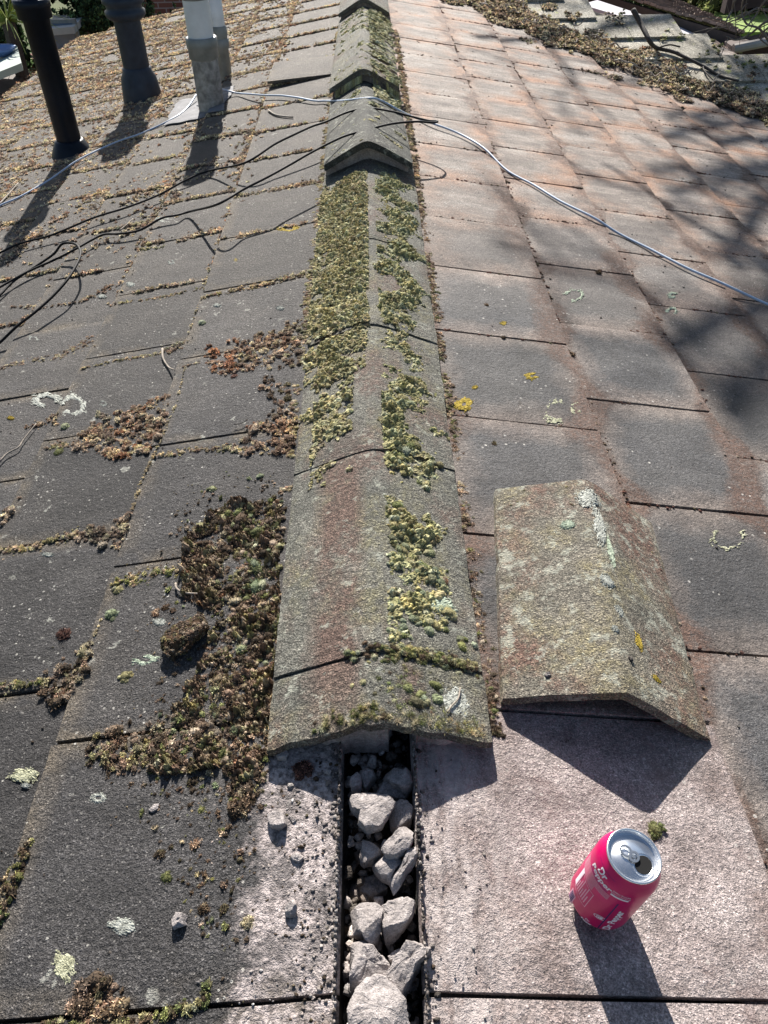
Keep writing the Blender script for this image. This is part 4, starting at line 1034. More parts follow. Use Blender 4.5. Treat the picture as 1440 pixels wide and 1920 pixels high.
LI = [(40, 1450, 27, 16, 'cream', 0, 0, 'cream lichen crust near the left edge beside the black joint'), (44, 1469, 10, 6, 'white', 0, 0, 'small white lichen just under the cream crust'),
      (186, 1498, 20, 13, 'white', .25, 0, 'bright white ring of lichen on the nearest left tile'), (228, 1735, 34, 17, 'white', 0, 0, 'powdery white lichen splash on the nearest left tile'),
      (122, 1812, 25, 32, 'cream', 0, 0, 'large cream lichen oval beside the brown moss dome'), (272, 1238, 34, 12, 'pale', .3, 1.2, 'broken pale green lichen blotch right of the olive cushion'),
      (299, 1167, 15, 9, 'white', 0, 0, 'small white lichen beside the moss slab'), (86, 748, 33, 15, 'white', .45, 1.3, 'wide open lichen ring, left one of the pair'),
      (138, 763, 30, 24, 'white', .5, .7, 'round lichen ring, right one of the pair'), (321, 491, 7, 5, 'white', .4, 1, 'tiny white ring above the mossy seams'),
      (190, 553, 9, 4, 'white', 0, 0, 'small white spot inside the loop of the black cable'), (64, 638, 12, 7, 'white', .4, 2, 'thin curved lichen below the cable loop'),
      (194, 757, 9, 6, 'white', .4, 1, 'small lichen curl right of the paired rings'), (90, 1040, 14, 5, 'white', 0, 0, 'white lichen streak under the cream moss wedge'),
      (311, 415, 22, 7, 'white', .2, 1, 'long pale lichen under the black cable'), (408, 575, 8, 4, 'white', 0, 0, 'white fleck under the black cable shadow'),
      (524, 574, 9, 4, 'white', 0, 0, 'white fleck near the ridge foot'), (246, 536, 9, 5, 'white', 0, 0, 'dull lichen spot right of the cable loop'),
      (1048, 772, 33, 22, 'cream', .68, 1.0, 'large cream lichen ring on the second right tile'), (1077, 550, 20, 12, 'pale', .7, 1.4, 'pale C shaped lichen ring high on the right slope'),
      (872, 752, 21, 15, 'yellow', .2, 0, 'bright yellow lichen spot beside the ridge foot'), (997, 706, 16, 9, 'yellow', .2, 1, 'smaller yellow lichen spot above the large cream ring'),
      (892, 722, 7, 5, 'yellow', 0, 0, 'tiny yellow lichen dot between the yellow spots'), (1022, 890, 20, 9, 'white', .3, 1.5, 'white lichen flakes just above the loose ridge tile'),
      (1365, 1008, 33, 24, 'cream', .78, 1.8, 'cream half ring of lichen right of the loose ridge tile'), (1262, 551, 10, 7, 'pale', .3, 1, 'pale lichen dot on the third row of right tiles'),
      (1262, 580, 12, 8, 'pale', .5, 1.5, 'faint broken lichen ring on the third row of right tiles'), (540, 425, 26, 9, 'yellow', .35, .6, 'mustard lichen ring on the left slope beside the ridge'),
      (443, 490, 6, 5, 'yellow', 0, 0, 'tiny orange lichen dot on the left slope'), (20, 783, 7, 4, 'yellow', 0, 0, 'small yellow spot near the left edge'),
      (944, 606, 9, 5, 'yellow', 0, 0, 'tiny ochre lichen by the third joint right of the ridge')]
for i, (x, y, rx, ry, kd, ring, op, lab) in enumerate(LI): lichen(slope_sf(x, y), rx, ry, kd, lab, i+1, ring, op)
def loose_sf(sx, t):
    def f(dx, dy): return loose_surf(max(-.97, min(.97, sx+dx)), max(.01, min(.99, t+dy)))
    return f
G3 = 'lichen on the loose ridge tile'
for i, (sx, t, rx, ry, kd, lab) in enumerate([(-.02, .88, .16, .07, 'white', 'white lichen cluster at the back end of the loose ridge tile'), (.05, .73, .09, .12, 'white', 'white lichen streak along the apex of the loose ridge tile'),
        (.14, .62, .05, .09, 'pale', 'pale lichen tail of the apex streak'), (-.28, .74, .09, .03, 'pale', 'pale lichen dash on the left wing of the loose tile'), (.02, .45, .10, .035, 'white', 'white patch halfway along the loose tile apex'),
        (.1, .33, .06, .03, 'white', 'small white patch in the front half of the loose tile'), (.28, .24, .06, .045, 'yellow', 'ochre lichen on the right wing of the loose tile'), (.42, .12, .07, .02, 'yellow', 'faint ochre lichen near the front of the loose tile'),
        (.0, .24, .05, .02, 'white', 'tiny white patch left of the ochre lichen')]):
    lichen(loose_sf(sx, t), rx, ry, kd, lab, 60+i, 0, 0, frag=.5, group=G3)
def rsf(s, y):
    def f(dx, dy):
        r_ = ridge_surf(s+dx, y+dy); return r_
    return f
lichen(rsf(.72, .545), .17, .03, 'white', 'white green lichen film under a twig on the front ridge tile', 80, 0, 0, frag=.3, group='lichen on the fixed ridge tiles')
lichen(rsf(.68, .70), .2, .02, 'pale', 'pale crust beside the green mounds of the near ridge', 81, 0, 0, frag=.5, group='lichen on the fixed ridge tiles')
# small moss on loose tile
sc = Scatter(45)
for _ in range(90):
    sx = sc.rs.uniform(-.95, .95); t = sc.rs.uniform(.03, .97)
    v, n_ = loose_surf(sx, t)
    if nz(sx, t, 2.5, 3) > .05: sc.add(v-n_*.001, n_, sc.rs.uniform(.001, .003), mixpal(sc.rs, [('olive', 3), ('redbrown', 1), ('dark', 2)]), 'fuzz')
sc.build('moss_flecks', MT['moss'], label='tiny moss flecks peppering the loose ridge tile', cat='moss', kind='stuff')

# ------------------------------------------------------------------ drink can
cn = np.array([math.sin(D2R(9)), 0, math.cos(D2R(9))])
cb = pix(1121, 1688, .001, 1)
can = empty('drink_can', tuple(cb), 'opened magenta red fizzy drink can standing upright on the pink tile', 'drink can')
can.rotation_mode = 'QUATERNION'
q1 = Vector((0, 0, 1)).rotation_difference(Vector(cn)); can.rotation_quaternion = q1
def cpart(name, V, F, mat, smooth=True, parent=can):
    o = mk(name, V, F, mat, None, smooth=smooth); o.parent = parent; return o
b = NB('magenta_can_print'); x, y, z = b.xyz(b.n.new('ShaderNodeTexCoord').outputs['Object'])
oc = b.n['Texture Coordinate'].outputs['Object']
cc = b.ramp(b.noise(26, 4, .5, vec=oc), [(.35, (.46, .001, .085)), (.65, (.58, .002, .13))])
MT['can'] = b.out(cc, .32, None, .5, Metallic=.15)
b = NB('dull_tab_aluminium'); MT['tab'] = b.out((.42, .44, .46), .35, None, .5, Metallic=.95)
b = NB('brushed_aluminium'); MT['alu'] = b.out((.80, .82, .84), .26, b.bump(b.noise(60, 2), .0004), .5, Metallic=.95)
b = NB('can_opening_black'); MT['hole'] = b.out((.004, .004, .004), .9)
b = NB('printed_white'); MT['pw'] = b.out((.75, .68, .74), .4)
b = NB('printed_pink'); MT['pp'] = b.out((.72, .34, .44), .4)
b = NB('printed_navy'); MT['pn'] = b.out((.02, .03, .12), .4)
b = NB('printed_purple'); MT['pv'] = b.out((.13, .005, .14), .4)
Rc, Hc = .033, .115
prof = [(.0, .003), (.018, .004), (.0225, .0), (.0245, .0005), (.029, .006), (.032, .011), (Rc, .015), (Rc, .094), (.0322, .099), (.0295, .1055), (.0272, .110), (.0266, .1125)]
cpart('can_body', *lathe(prof, 64), MT['can'])
lid = [(.0266, .1120), (.0272, .1128), (.0274, .1142), (.0268, .1150), (.0258, .1150), (.0252, .1142), (.0246, .1095), (.0236, .1082), (.0224, .1094), (.0218, .1102), (.0, .1102)]
lo = cpart('lid', *lathe(lid, 64), MT['alu'])
# opening towards the lower right; tab pointing to the upper left, in the can's own frame
ux = Vector(R_); ux = (ux-Vector(cn)*ux.dot(Vector(cn))).normalized(); uy = Vector(cn).cross(ux).normalized()
iq = q1.inverted(); UX, UY = iq @ ux, iq @ uy            # image right / image up within the lid plane
def lp(a, r, z): return Vector(UX*(math.cos(a)*r)+UY*(math.sin(a)*r)+Vector((0, 0, z)))
dt = D2R(-38); dirt = Vector(UX*math.cos(dt)+UY*math.sin(dt)); dirs = Vector((0, 0, 1)).cross(dirt)
def oval(c, a, b_, z0, n=28, th=0, z1=None, hole=None):
    V = []; F = []
    for i in range(n):
        t = 2*math.pi*i/n; V.append(c+dirt*math.cos(t)*a+dirs*math.sin(t)*b_+Vector((0, 0, z0)))
    if hole:
        for i in range(n):
            t = 2*math.pi*i/n; V.append(c+dirt*math.cos(t)*(a-hole)+dirs*math.sin(t)*(b_-hole)+Vector((0, 0, z0)))
        F = [(i, (i+1) % n, n+(i+1) % n, n+i) for i in range(n)]
        m = len(V); V += [v-Vector((0, 0, th)) for v in V]; F += [(m+i, m+n+i, m+n+(i+1) % n, m+(i+1) % n) for i in range(n)]
        F += [(i, m+i, m+(i+1) % n, (i+1) % n) for i in range(n)]+[(n+i, n+(i+1) % n, m+n+(i+1) % n, m+n+i) for i in range(n)]
    else:
        F = [tuple(range(n))]; m = n; V += [v-Vector((0, 0, th)) for v in V]
        F += [(i, m+i, m+(i+1) % n, (i+1) % n) for i in range(n)]+[tuple(range(2*n-1, n-1, -1))]
    return V, F
cpart('opening', *oval(dirt*.0115, .0082, .0098, .1107, th=.0004), MT['hole'], False, lo)
V, F = merge([oval(dirt*-.008, .0065, .0058, .1128, th=.0009, hole=.0017), oval(dirt*.0005, .0055, .0060, .1129, th=.0009, hole=.0022), oval(dirt*.0005, .0016, .0016, .1124, th=.0018)])
cpart('ring_pull', V, F, MT['tab'], False, lo)
cpart('lid_bead', *merge([oval(dirt*.011, .0105, .0122, .1109, th=.0006, hole=.0007)]), MT['alu'], False, lo)
# print wrapped on the body: angle 0 faces the camera
cf = iq @ Vector(O_-cb); A0 = math.atan2(cf.y, cf.x)
def wrap(V, u0, z0, off=.00025):
    u0 -= .006
    out = []
    for v in V:
        a = A0+(u0+v[0])/Rc; z = z0+v[1]; r = Rc
        if z > .094: r = np.interp(z, [.094, .099, .1055, .110], [Rc, .0322, .0295, .0272])
        out.append(((r+off+v[2])*math.cos(a), (r+off+v[2])*math.sin(a), z))
    return out
def strip(u, v, w_, h, n=10):
    V = [(u+w_*i/n, v+k*h, 0) for i in range(n+1) for k in (0, 1)]
    return V, [(2*i, 2*i+2, 2*i+3, 2*i+1) for i in range(n)]
def text(s, size, shear=0, bold=.0, rot=0):
    cu = bpy.data.curves.new('t', 'FONT'); cu.body = s; cu.size = size; cu.shear = shear; cu.offset = bold; cu.align_x = 'CENTER'; cu.resolution_u = 3
    o = bpy.data.objects.new('t', cu); COL.objects.link(o); bpy.context.view_layer.update()
    me = o.evaluated_get(bpy.context.evaluated_depsgraph_get()).to_mesh()
    V = [tuple(v.co) for v in me.vertices]; F = [tuple(p.vertices) for p in me.polygons]
    bpy.data.objects.remove(o)
    c, s_ = math.cos(rot), math.sin(rot); return [(x*c-y*s_, x*s_+y*c, 0) for x, y, z in V], F
def printed(name, V, F, u, v, mat, off=.00025):
    return cpart(name, wrap(V, u, v, off), F, MT[mat], False)
printed('logo_backing', *strip(-.014, -.008, .028, .020), -.006, .092, 'pv', .00012)
V, F = merge([text('Dr', .0105, .2, .0003), ([(x+.001, y-.0080, 0) for x, y, z in text('Pepper', .0105, .2, .0003)[0]], text('Pepper', .0105, .2, .0003)[1])])
printed('logo_text', V, F, -.0065, .0955, 'pw')
V, F = merge([text('ZERO SUGAR', .0030), ([(x, y-.0034, 0) for x, y, z in text('ZERO CAFFEINE', .0027)[0]], text('ZERO CAFFEINE', .0027)[1]), strip(-.009, -.0072, .018, .0026)])
printed('slogan_text', V, F, .020, .0925, 'pw')
parts = [strip(-.030, k*.0016, .030+.016*(k > 5), .0007) for k in range(12)]
printed('small_print', *merge(parts), -.004, .064, 'pp')
parts = [strip(-.012, .0, .001, .03), strip(.010, 0, .0008, .03), strip(-.012, 0, .022, .0007), strip(-.012, .029, .022, .0007)]+[strip(-.010+.0027*k, .004, .0012, .014+.006*(k % 3), 2) for k in range(7)]
printed('nutrition_table', *merge(parts), -.010, .032, 'pp')
printed('price_panel', *strip(-.006, 0, .006, .030), -.021, .034, 'pw')
parts = [strip(-.004+.0009*k, 0, .00045+.0003*(k % 2), .014, 1) for k in range(9)]
printed('barcode_panel', *strip(-.0055, -.001, .0105, .016), -.017, .010, 'pp', .0001)
printed('barcode', *merge(parts), -.017, .010, 'pn', .0004)
n = 24; V = [(.0062*math.cos(2*math.pi*i/n), .0036*math.sin(2*math.pi*i/n), 0) for i in range(n)]+[(.0054*math.cos(2*math.pi*i/n), .0028*math.sin(2*math.pi*i/n), 0) for i in range(n)]
F = [(i, (i+1) % n, n+(i+1) % n, n+i) for i in range(n)]; V2, F2 = text('GB', .0052, 0, .0002)
printed('oval_mark', *merge([(V, F), ([(x, y-.0018, 0) for x, y, z in V2], F2)]), .017, .036, 'pw')
V, F = merge([text('Dr', .0042, 0, .0001), ([(x, y-.004, 0) for x, y, z in text('Pepper', .0042, 0, .0001)[0]], text('Pepper', .0042, 0, .0001)[1])])
printed('bottom_text', V, F, .010, .016, 'pw')
V, F = text('Dr Pepper', .011, .15, .0004, math.pi/2)
printed('side_logo', V, F, .034, .038, 'pw')
printed('red_panel_edge', *strip(-.004, 0, .0012, .062), .026, .014, 'pn')

# ------------------------------------------------------------------ vent pipes
pipemat = dict(black=simple('black_soil_pipe', (.005, .009, .017), .45, 14, .4, .0006, .22), slate=simple('slate_grey_clay', (.022, .032, .050), .5, 20, .3, .001, .3),  # black tinted blue: sky reflection put into the base colour
               grey=simple('grey_plastic', (.20, .21, .20), .5, 20, .25, 0, .5), white=simple('white_plastic', (.66, .67, .68), .4, 12, .12, 0, .5),
               stained=simple('lichen_stained_pipe', (.27, .26, .24), .8, 35, .55, .001, .3), lead=simple('weathered_lead', (.15, .15, .16), .85, 18, .3, .002, .5))
def pipe_at(x, y, side=-1):
    s_, p, yy = hit(x, y, .01, side); return surf(s_, p, yy)[0]
b1 = pipe_at(135, 283)
v1 = empty('vent_pipe', tuple(b1), 'tall black soil vent pipe nearest the left edge, standing in a black collar', 'vent pipe')
def pp(name, prof, base, mat, parent, seg=36): return mk(name, *lathe(prof, seg, base), pipemat[mat], parent, smooth=True)
pp('pipe', [(.051, -.06), (.051, .49), (.053, .49), (.053, .56), (.050, .565), (.04, .565)], b1, 'black', v1)
pp('collar', [(.058, .50), (.066, .50), (.066, .535), (.070, .535), (.070, .562), (.052, .565)], b1, 'black', v1)
pp('cowl', [(.035, .56), (.040, .60), (.036, .66), (.05, .70), (.05, .74), (.0, .76)], b1, 'black', v1)
pp('flashing_collar', [(.10, -.035), (.085, .0), (.062, .045), (.055, .05), (.051, .05)], b1, 'black', v1)
b2 = pipe_at(268, 183)
v2 = empty('vent_terminal', tuple(b2), 'thick slate grey vent terminal with ribbed top between black pipe and white flue', 'vent pipe')
pp('pipe', [(.062, .0), (.062, .34), (.066, .35)], b2, 'slate', v2)
pp('ribbed_top', [(.066, .33), (.084, .34), (.092, .352), (.092, .368), (.082, .374), (.082, .39), (.096, .40), (.096, .42), (.082, .426), (.082, .45), (.094, .46), (.094, .49), (.07, .50), (.06, .58), (.0, .60)], b2, 'slate', v2)
pp('base_cone', [(.10, -.05), (.092, .03), (.085, .09), (.070, .115), (.070, .13), (.062, .135)], b2, 'slate', v2)
P, N = frame(-1)
def slab(p0, p1, y0, y1, side, up, th, seed=0, nn=16, jag=.004):
    V, F = [], []
    for j in range(nn+1):
        for i in range(nn+1):
            p = p0+(p1-p0)*i/nn; y = y0+(y1-y0)*j/nn; q = Vector((p*14, y*14, seed))
            if i in (0, nn): p += mn.noise(q)*jag
            if j in (0, nn): y += mn.noise(q*1.3)*jag
            W, n_ = surf(side, p, y, up+mn.noise(q*1.2)*.002+(0 if i not in (0, nn) and j not in (0, nn) else -.002)); V.append(W)
    n1 = len(V); P_s, N_s = frame(side); V += [v-N_s*th for v in V]; n = nn+1
    for j in range(nn):
        for i in range(nn): a = j*n+i; F += [(a, a+1, a+n+1, a+n), (n1+a, n1+a+n, n1+a+n+1, n1+a+1)]
    for i in range(nn): a = i; F.append((a, n1+a, n1+a+1, a+1)); a = nn*n+i; F.append((a, a+1, n1+a+1, n1+a))
    for j in range(nn): a = j*n; F.append((a, a+n, n1+a+n, n1+a)); a = j*n+nn; F.append((a, n1+a, n1+a+n, a+n))
    return V, F
_, p2, y2 = hit(268, 183, .01, -1)
b3 = pipe_at(398, 203)
_, p3, y3 = hit(398, 203, .01, -1)
v3 = empty('flue_pipe', tuple(b3), 'front white and grey plastic flue pipe with slotted black top and stained base', 'flue pipe')
pp('stained_base', [(.056, -.05), (.055, .19)], b3, 'stained', v3)
pp('coupling', [(.055, .185), (.061, .19), (.061, .225), (.064, .227), (.064, .262), (.06, .265), (.054, .265)], b3, 'grey', v3)
pp('pipe', [(.0525, .26), (.0525, .41)], b3, 'white', v3)
pp('top_collar', [(.0525, .395), (.058, .40), (.060, .44), (.056, .452), (.03, .454)], b3, 'grey', v3)
fins = [box((b3[0]+.046*math.cos(a), b3[1]+.046*math.sin(a), b3[2]+.49), (.016, .006, .09), a) for a in [2*math.pi*k/16 for k in range(16)]]
mk('slotted_terminal', *merge(fins+[lathe([(.03, .44), (.03, .54), (.056, .545), (.056, .57), (0, .575)], 24, b3)]), pipemat['black'], v3)
fl = slab(p3-.07, p3+.20, y3-.12, y3+.26, -1, .010, .003, 3, jag=.02)
mk('flashing', *fl, pipemat['lead'], v3)
b4 = pipe_at(422, 146)
v4 = empty('flue_pipe', tuple(b4), 'thinner white and grey flue pipe standing close behind the front one', 'flue pipe')
pp('lower_pipe', [(.034, -.05), (.034, .13), (.040, .135), (.040, .17), (.034, .175)], b4, 'grey', v4, 24)
pp('coupling', [(.034, .17), (.038, .19), (.038, .22), (.034, .225)], b4, 'grey', v4, 24)
pp('pipe', [(.032, .22), (.032, .46), (0, .462)], b4, 'white', v4, 24)

# ------------------------------------------------------------------ cables
def on_ridge_z(x, y, up):
    """pixel -> point lying on whichever surface (slope or ridge tile) is hit first"""
    best = None
    for k in range(60):
        Y = .4+k*.1
    s_, p, yy = hit(x, y, .01)
    if p > .15: return surf(s_, p, yy, up)[0]
    lo_, hi_ = .4, 6.5
    prev = None
    for k in range(1200):
        Y = .4+k*.005; W = on_plane(x, y, (0, 1, 0), (0, Y, 0)); r_ = ridge_surf(max(-1, min(1, W[0]/.135)), Y)
        if r_ is not None and abs(W[0]) < .15 and r_[0][2]+up >= W[2]: return W
    return surf(s_, p, yy, up)[0]
def cable(pts, rad, mat, name, label, sub=8):
    P3 = [on_ridge_z(x, y, h) if h < .5 else None for x, y, h in pts]
    o = mk(name, *tube(smooth_path(P3, sub), rad, 8), mat, smooth=True); return tag(o, label, 'cable')
blue = simple('pale_blue_cable_sheath', (.42, .50, .62), .4, 9, .15, 0, .5)
blk = simple('black_cable_sheath', (.012, .012, .013), .7, 9, .3, 0, .15)
cable([(-30, 410, .006), (0, 392, .006), (40, 372, .006), (95, 340, .01), (150, 310, .014), (215, 276, .016), (270, 252, .014), (325, 228, .01), (352, 208, .012), (372, 190, .03)], .0036, blue, 'pale_cable', 'pale blue grey cable lying across the left slope up to the white flue pipe')
cable([(376, 192, .055), (395, 195, .06), (420, 190, .045), (428, 184, .03), (446, 180, .012), (470, 184, .02), (500, 188, .014), (530, 187, .014), (560, 189, .014), (590, 192, .012), (612, 191, .012), (640, 189, .005), (668, 186, .005), (700, 184, .005), (722, 192, .005), (745, 205, .007), (775, 220, .01), (815, 237, .012), (860, 256, .01), (905, 284, .008), (950, 318, .006), (1000, 348, .006), (1050, 381, .006), (1110, 415, .008), (1160, 437, .006), (1220, 470, .006), (1285, 508, .008), (1350, 538, .006), (1440, 573, .006), (1500, 596, .006)], .0036, blue, 'pale_cable', 'long pale blue cable from the white flue over the ridge down the right slope')
# springy black cable: held clear of the roof, folded back at its tip on the right of the ridge
def free(x, y, Y): return on_plane(x, y, (0, 1, 0), (0, Y, 0))
upp = [(-30, 500, 0), (40, 470, 0), (100, 450, 0), (183, 420, 0), (240, 399, 0), (300, 372, 0), (360, 345, 0), (400, 328, 0), (460, 305, 2.62), (514, 271, 2.68), (550, 253, 2.72), (585, 237, 2.76), (612, 228, 2.79), (650, 211, 2.84), (690, 203, 2.86), (735, 209, 2.83), (770, 218, 2.80), (803, 226, 2.77), (820, 227, 2.74), (812, 230, 2.70), (780, 228, 2.66), (735, 232, 2.62), (690, 243, 2.57), (650, 254, 2.52), (620, 267, 2.48), (580, 288, 2.42), (540, 311, 2.36), (500, 333, 2.30), (455, 356, 2.26), (408, 383, 2.2), (362, 406, 0), (335, 415, 0), (308, 422, 0), (266, 438, 0), (229, 447, 0), (200, 450, 0), (175, 463, 0), (146, 481, 0), (108, 493, 0), (54, 520, 0), (0, 553, 0), (-30, 570, 0)]
P3 = []
for x, y, Y in upp:
    q = pix(x, y, .018, -1) if Y == 0 else free(x, y, Y)
    if Y:
        s_ = 1 if q[0] > 0 else -1; Pf, Nf = frame(s_); hh = q@Nf
        if hh < .022: q = pix(x, y, .022, s_)
    P3.append(q)
tag(mk('black_cable', *tube(smooth_path(P3, 6), .0034, 8), blk, smooth=True), 'springy black cable doubled back over the ridge, its fold sticking out right', 'cable')
lp_ = [(-30, 672, .012), (0, 650, .014), (42, 627, .02), (80, 604, .03), (117, 577, .04), (145, 552, .05), (163, 525, .055), (168, 508, .055), (162, 492, .05), (150, 484, .045), (130, 484, .04), (108, 490, .03), (75, 507, .02), (30, 535, .014), (0, 562, .01), (-30, 580, .01)]
tag(mk('black_cable_loop', *tube(smooth_path([pix(x, y, h, -1) for x, y, h in lp_], 8), .0036, 8), blk, smooth=True), 'black cable bent into a hairpin loop at the left edge of the picture', 'cable')

# ------------------------------------------------------------------ twigs
twm = simple('grey_twig_bark', (.26, .22, .18), .8, 60, .4, .001); twd = simple('dark_twig_bark', (.05, .042, .036), .8, 60, .4, .001)
def twig(pts, r0, r1, mat, label, up=.006, plane=None):
    P3 = [pix(x, y, up) if plane is None else on_plane(x, y, *plane) for x, y in pts]; n = (len(P3)-1)*5+1
    path = smooth_path(P3, 5); tag(mk('twig', *tube(path, [r0+(r1-r0)*i/(len(path)-1) for i in range(len(path))], 6), mat, smooth=True), label, 'twig', 'twigs lying on the roof')
twig([(305, 655), (306, 672), (316, 688), (332, 702)], .003, .0014, twm, 'curved grey twig sticking out of the moss seam above the dark tile')
twig([(0, 868), (15, 852), (35, 840), (45, 825), (68, 795)], .0022, .0012, twm, 'bent twig at the left edge below the paired lichen rings')
twig([(332, 1098), (334, 1108), (348, 1115), (378, 1116)], .002, .0014, twm, 'pale hooked twig at the left edge of the dark moss bank')
twig([(440, 798), (452, 796), (466, 788)], .001, .0008, twd, 'tiny dark stalk beside the orange tuft')
twig([(505, 212), (520, 220), (550, 222)], .004, .003, twm, 'pale twig on the left slope below the far raised ridge tile')
twig([(0, 390), (20, 368), (37, 348)], .004, .002, twm, 'straight twig crossing the pale cable at the left edge')
twig([(252, 252), (254, 240), (250, 228)], .002, .001, twm, 'short upright twig stub left of the lead flashing')
twig([(225, 435), (238, 424), (250, 412)], .003, .0016, twm, 'small twig under the black cable')
ptw = [ridge_surf(s, y)[0]+ridge_surf(s, y)[1]*.004 for s, y in ((.76, .565), (.73, .548), (.66, .535), (.62, .525))]
tag(mk('twig', *tube(smooth_path(ptw, 4), .0011, 6), twm, smooth=True), 'thin pale twig on the white lichen of the front ridge tile', 'twig', 'twigs lying on the roof')

# ------------------------------------------------------------------ adjoining wing roof and the littered valley
wa = D2R(12); WN = np.array([0, -math.sin(wa), math.cos(wa)]); WP = np.array([0, -math.cos(wa), -math.sin(wa)]); WO = np.array([0, 6.7, 0.])
wing = empty('wing_roof', (2, 5.6, -.3), 'pale green grey tiled roof of the adjoining wing beyond the littered valley', 'roof')
b = NB('pale_green_concrete')
t = b.xyz(b.attr('tuv')); c_ = b.ramp(b.noise(7, 6, .7), [(.3, (.2, .175, .13)), (.5, (.36, .33, .26)), (.7, (.50, .47, .39))])
c_ = b.mix(1., c_, b.ramp(t[2], [(0, .8), (1, 1.2)]), 'MULTIPLY')
c_ = b.mix(b.ramp(b.noise(13, 4), [(.6, 0.), (.68, .8)]), c_, (.26, .30, .05))
c_, g, g2 = grain(b, c_, .6, 1.4, 200); MT['wing'] = b.out(c_, .8, b.bump(g, .004), .35)
def edge_y(x):   # stepped far edge of the wing roof
    return np.interp(x, [0, 1.355, 1.647, 1.977, 2.408, 3.4, 4.2], [7.0, 6.03, 5.74, 5.30, 5.02, 4.3, 3.6])
lst = []; VV, FF, TT = [], [], []
cw = .285; k = 0
while True:
    d1 = .15+cw*(k+1); d0 = d1-cw-.07; k += 1
    if d1 > 5: break
    for j in range(-2, 16):
        x0 = j*.325+(.16 if k % 2 else 0); x1 = x0+.325; xm = (x0+x1)/2; ym = 6.7-(d0+d1)/2*math.cos(wa)
        if ym > edge_y(xm)+.12 or ym < 6.7-xm*1.0-.55: continue
        nn = 6; base = len(VV)
        for jj in range(nn+3):
            for ii in range(nn+3):
                u = min(max((ii-1)/nn, 0), 1); v = min(max((jj-1)/nn, 0), 1)
                d = d0+(d1-d0)*v; h = .016-(d1-d)*math.tan(D2R(3))
                if ii in (0, nn+2) or jj in (0, nn+2): h -= .013
                W = WO+WP*d+WN*h; VV.append((x0+.002+(.321)*u, W[1], W[2])); TT.append((u, v, rr.random() if False else ((k*7+j*13) % 10)/10))
        n = nn+3
        FF += [(base+a*n+c, base+(a+1)*n+c, base+(a+1)*n+c+1, base+a*n+c+1) for a in range(nn+2) for c in range(nn+2)]
mk('roof_slope', VV, FF, MT['wing'], wing, tuv=TT)
V = []
for x in np.linspace(.2, 4.2, 30):
    ye = float(edge_y(x))+.02
    for y_, dz in ((ye, -.03), (max(ye-2.2, 6.6-x*1.3), -.03), (ye, -.3), (max(ye-2.2, 6.6-x*1.3), -.3)):
        V.append((x, y_, (y_-6.7)*math.tan(wa)+dz))
F = []
for i in range(29):
    a = i*4; F += [(a, a+1, a+5, a+4), (a, a+4, a+6, a+2), (a+1, a+3, a+7, a+5)]
mk('roof_deck', V, F, MT['felt'], wing)
def wing_pt(x, y, up=0): return np.array([x, y, (y-6.7)*math.tan(wa)+.012])+WN*up
def low_pt(x, y, up=0):
    """lower envelope of right slope and wing"""
    zs = -x*math.tan(AL)+.012; zw = (y-6.7)*math.tan(wa)+.012
    return np.array([x, y, max(zs, zw)+up]), (frame(1)[1] if zs > zw else WN)
sc = Scatter(51)
VAL = [(.35, 6.5), (.75, 5.95), (1.15, 5.4), (1.6, 4.85), (2.1, 4.5), (2.7, 4.15), (3.3, 3.7)]
for _ in range(19000):
    k = sc.rs.uniform(0, len(VAL)-1.001); i = int(k); t_ = k-i
    x = VAL[i][0]*(1-t_)+VAL[i+1][0]*t_; y = VAL[i][1]*(1-t_)+VAL[i+1][1]*t_
    o = sc.rs.gauss(.02, .25) if sc.rs.random() < .93 else sc.rs.uniform(-.75, .5); x += o*.72; y += o*.69
    if abs(o) > .17 and nz(x, y, 6, 6) < (abs(o)-.2)*1.5: continue
    W, n_ = low_pt(x, y); h = max(0, .05*(1-abs(o)/.3))
    sc.add(W+np.array([0, 0, sc.rs.uniform(0, h)]), n_+np.array([sc.rs.gauss(0, .3), sc.rs.gauss(0, .3), 0]), sc.rs.uniform(.005, .015), mixpal(sc.rs, [('brown', 5), ('straw', 5), ('dark', 2.5), ('olive', 1.5)]), 'litter_far')
for _ in range(500):
    x = sc.rs.uniform(.9, 3); y = 6.7-x+sc.rs.uniform(.1, .8)
    if nz(x, y, 4, 16) < .12: continue
    W, n_ = low_pt(x, y); sc.add(W, n_, sc.rs.uniform(.006, .016), mixpal(sc.rs, [('olive', 2), ('green', 3), ('dark', 1)]), 'litter_far')
sc.build('valley_litter', MT['litter'], label='thick band of dead leaves, moss and twigs choking the roof valley at the upper right', cat='leaf litter', kind='stuff')
# grey twigs in the valley litter
rt = random.Random(8); parts = []
for _ in range(130):
    k = rt.uniform(0, 5.99); i = int(k); t_ = k-i
    x = VAL[i][0]*(1-t_)+VAL[i+1][0]*t_+rt.gauss(0, .13); y = VAL[i][1]*(1-t_)+VAL[i+1][1]*t_+rt.gauss(0, .13)
    a = rt.uniform(0, 6.28); L = rt.uniform(.04, .16); pts = []
    for q in range(5):
        W, n_ = low_pt(x, y, .045+rt.uniform(-.015, .02)); pts.append(W); a += rt.gauss(0, .6); x += math.cos(a)*L/4; y += math.sin(a)*L/4
    parts.append(tube(smooth_path(pts, 3), rt.uniform(.0018, .0045), 5))
tag(mk('valley_twigs', *merge(parts), twm, smooth=True), 'tangle of short grey twigs on the valley litter', 'twigs', kind='stuff')
pl = (tuple(WN), tuple(WO+WN*.06))
def wt(x, y, h=.03): return on_plane(x, y, tuple(WN), tuple(WO+WN*h))
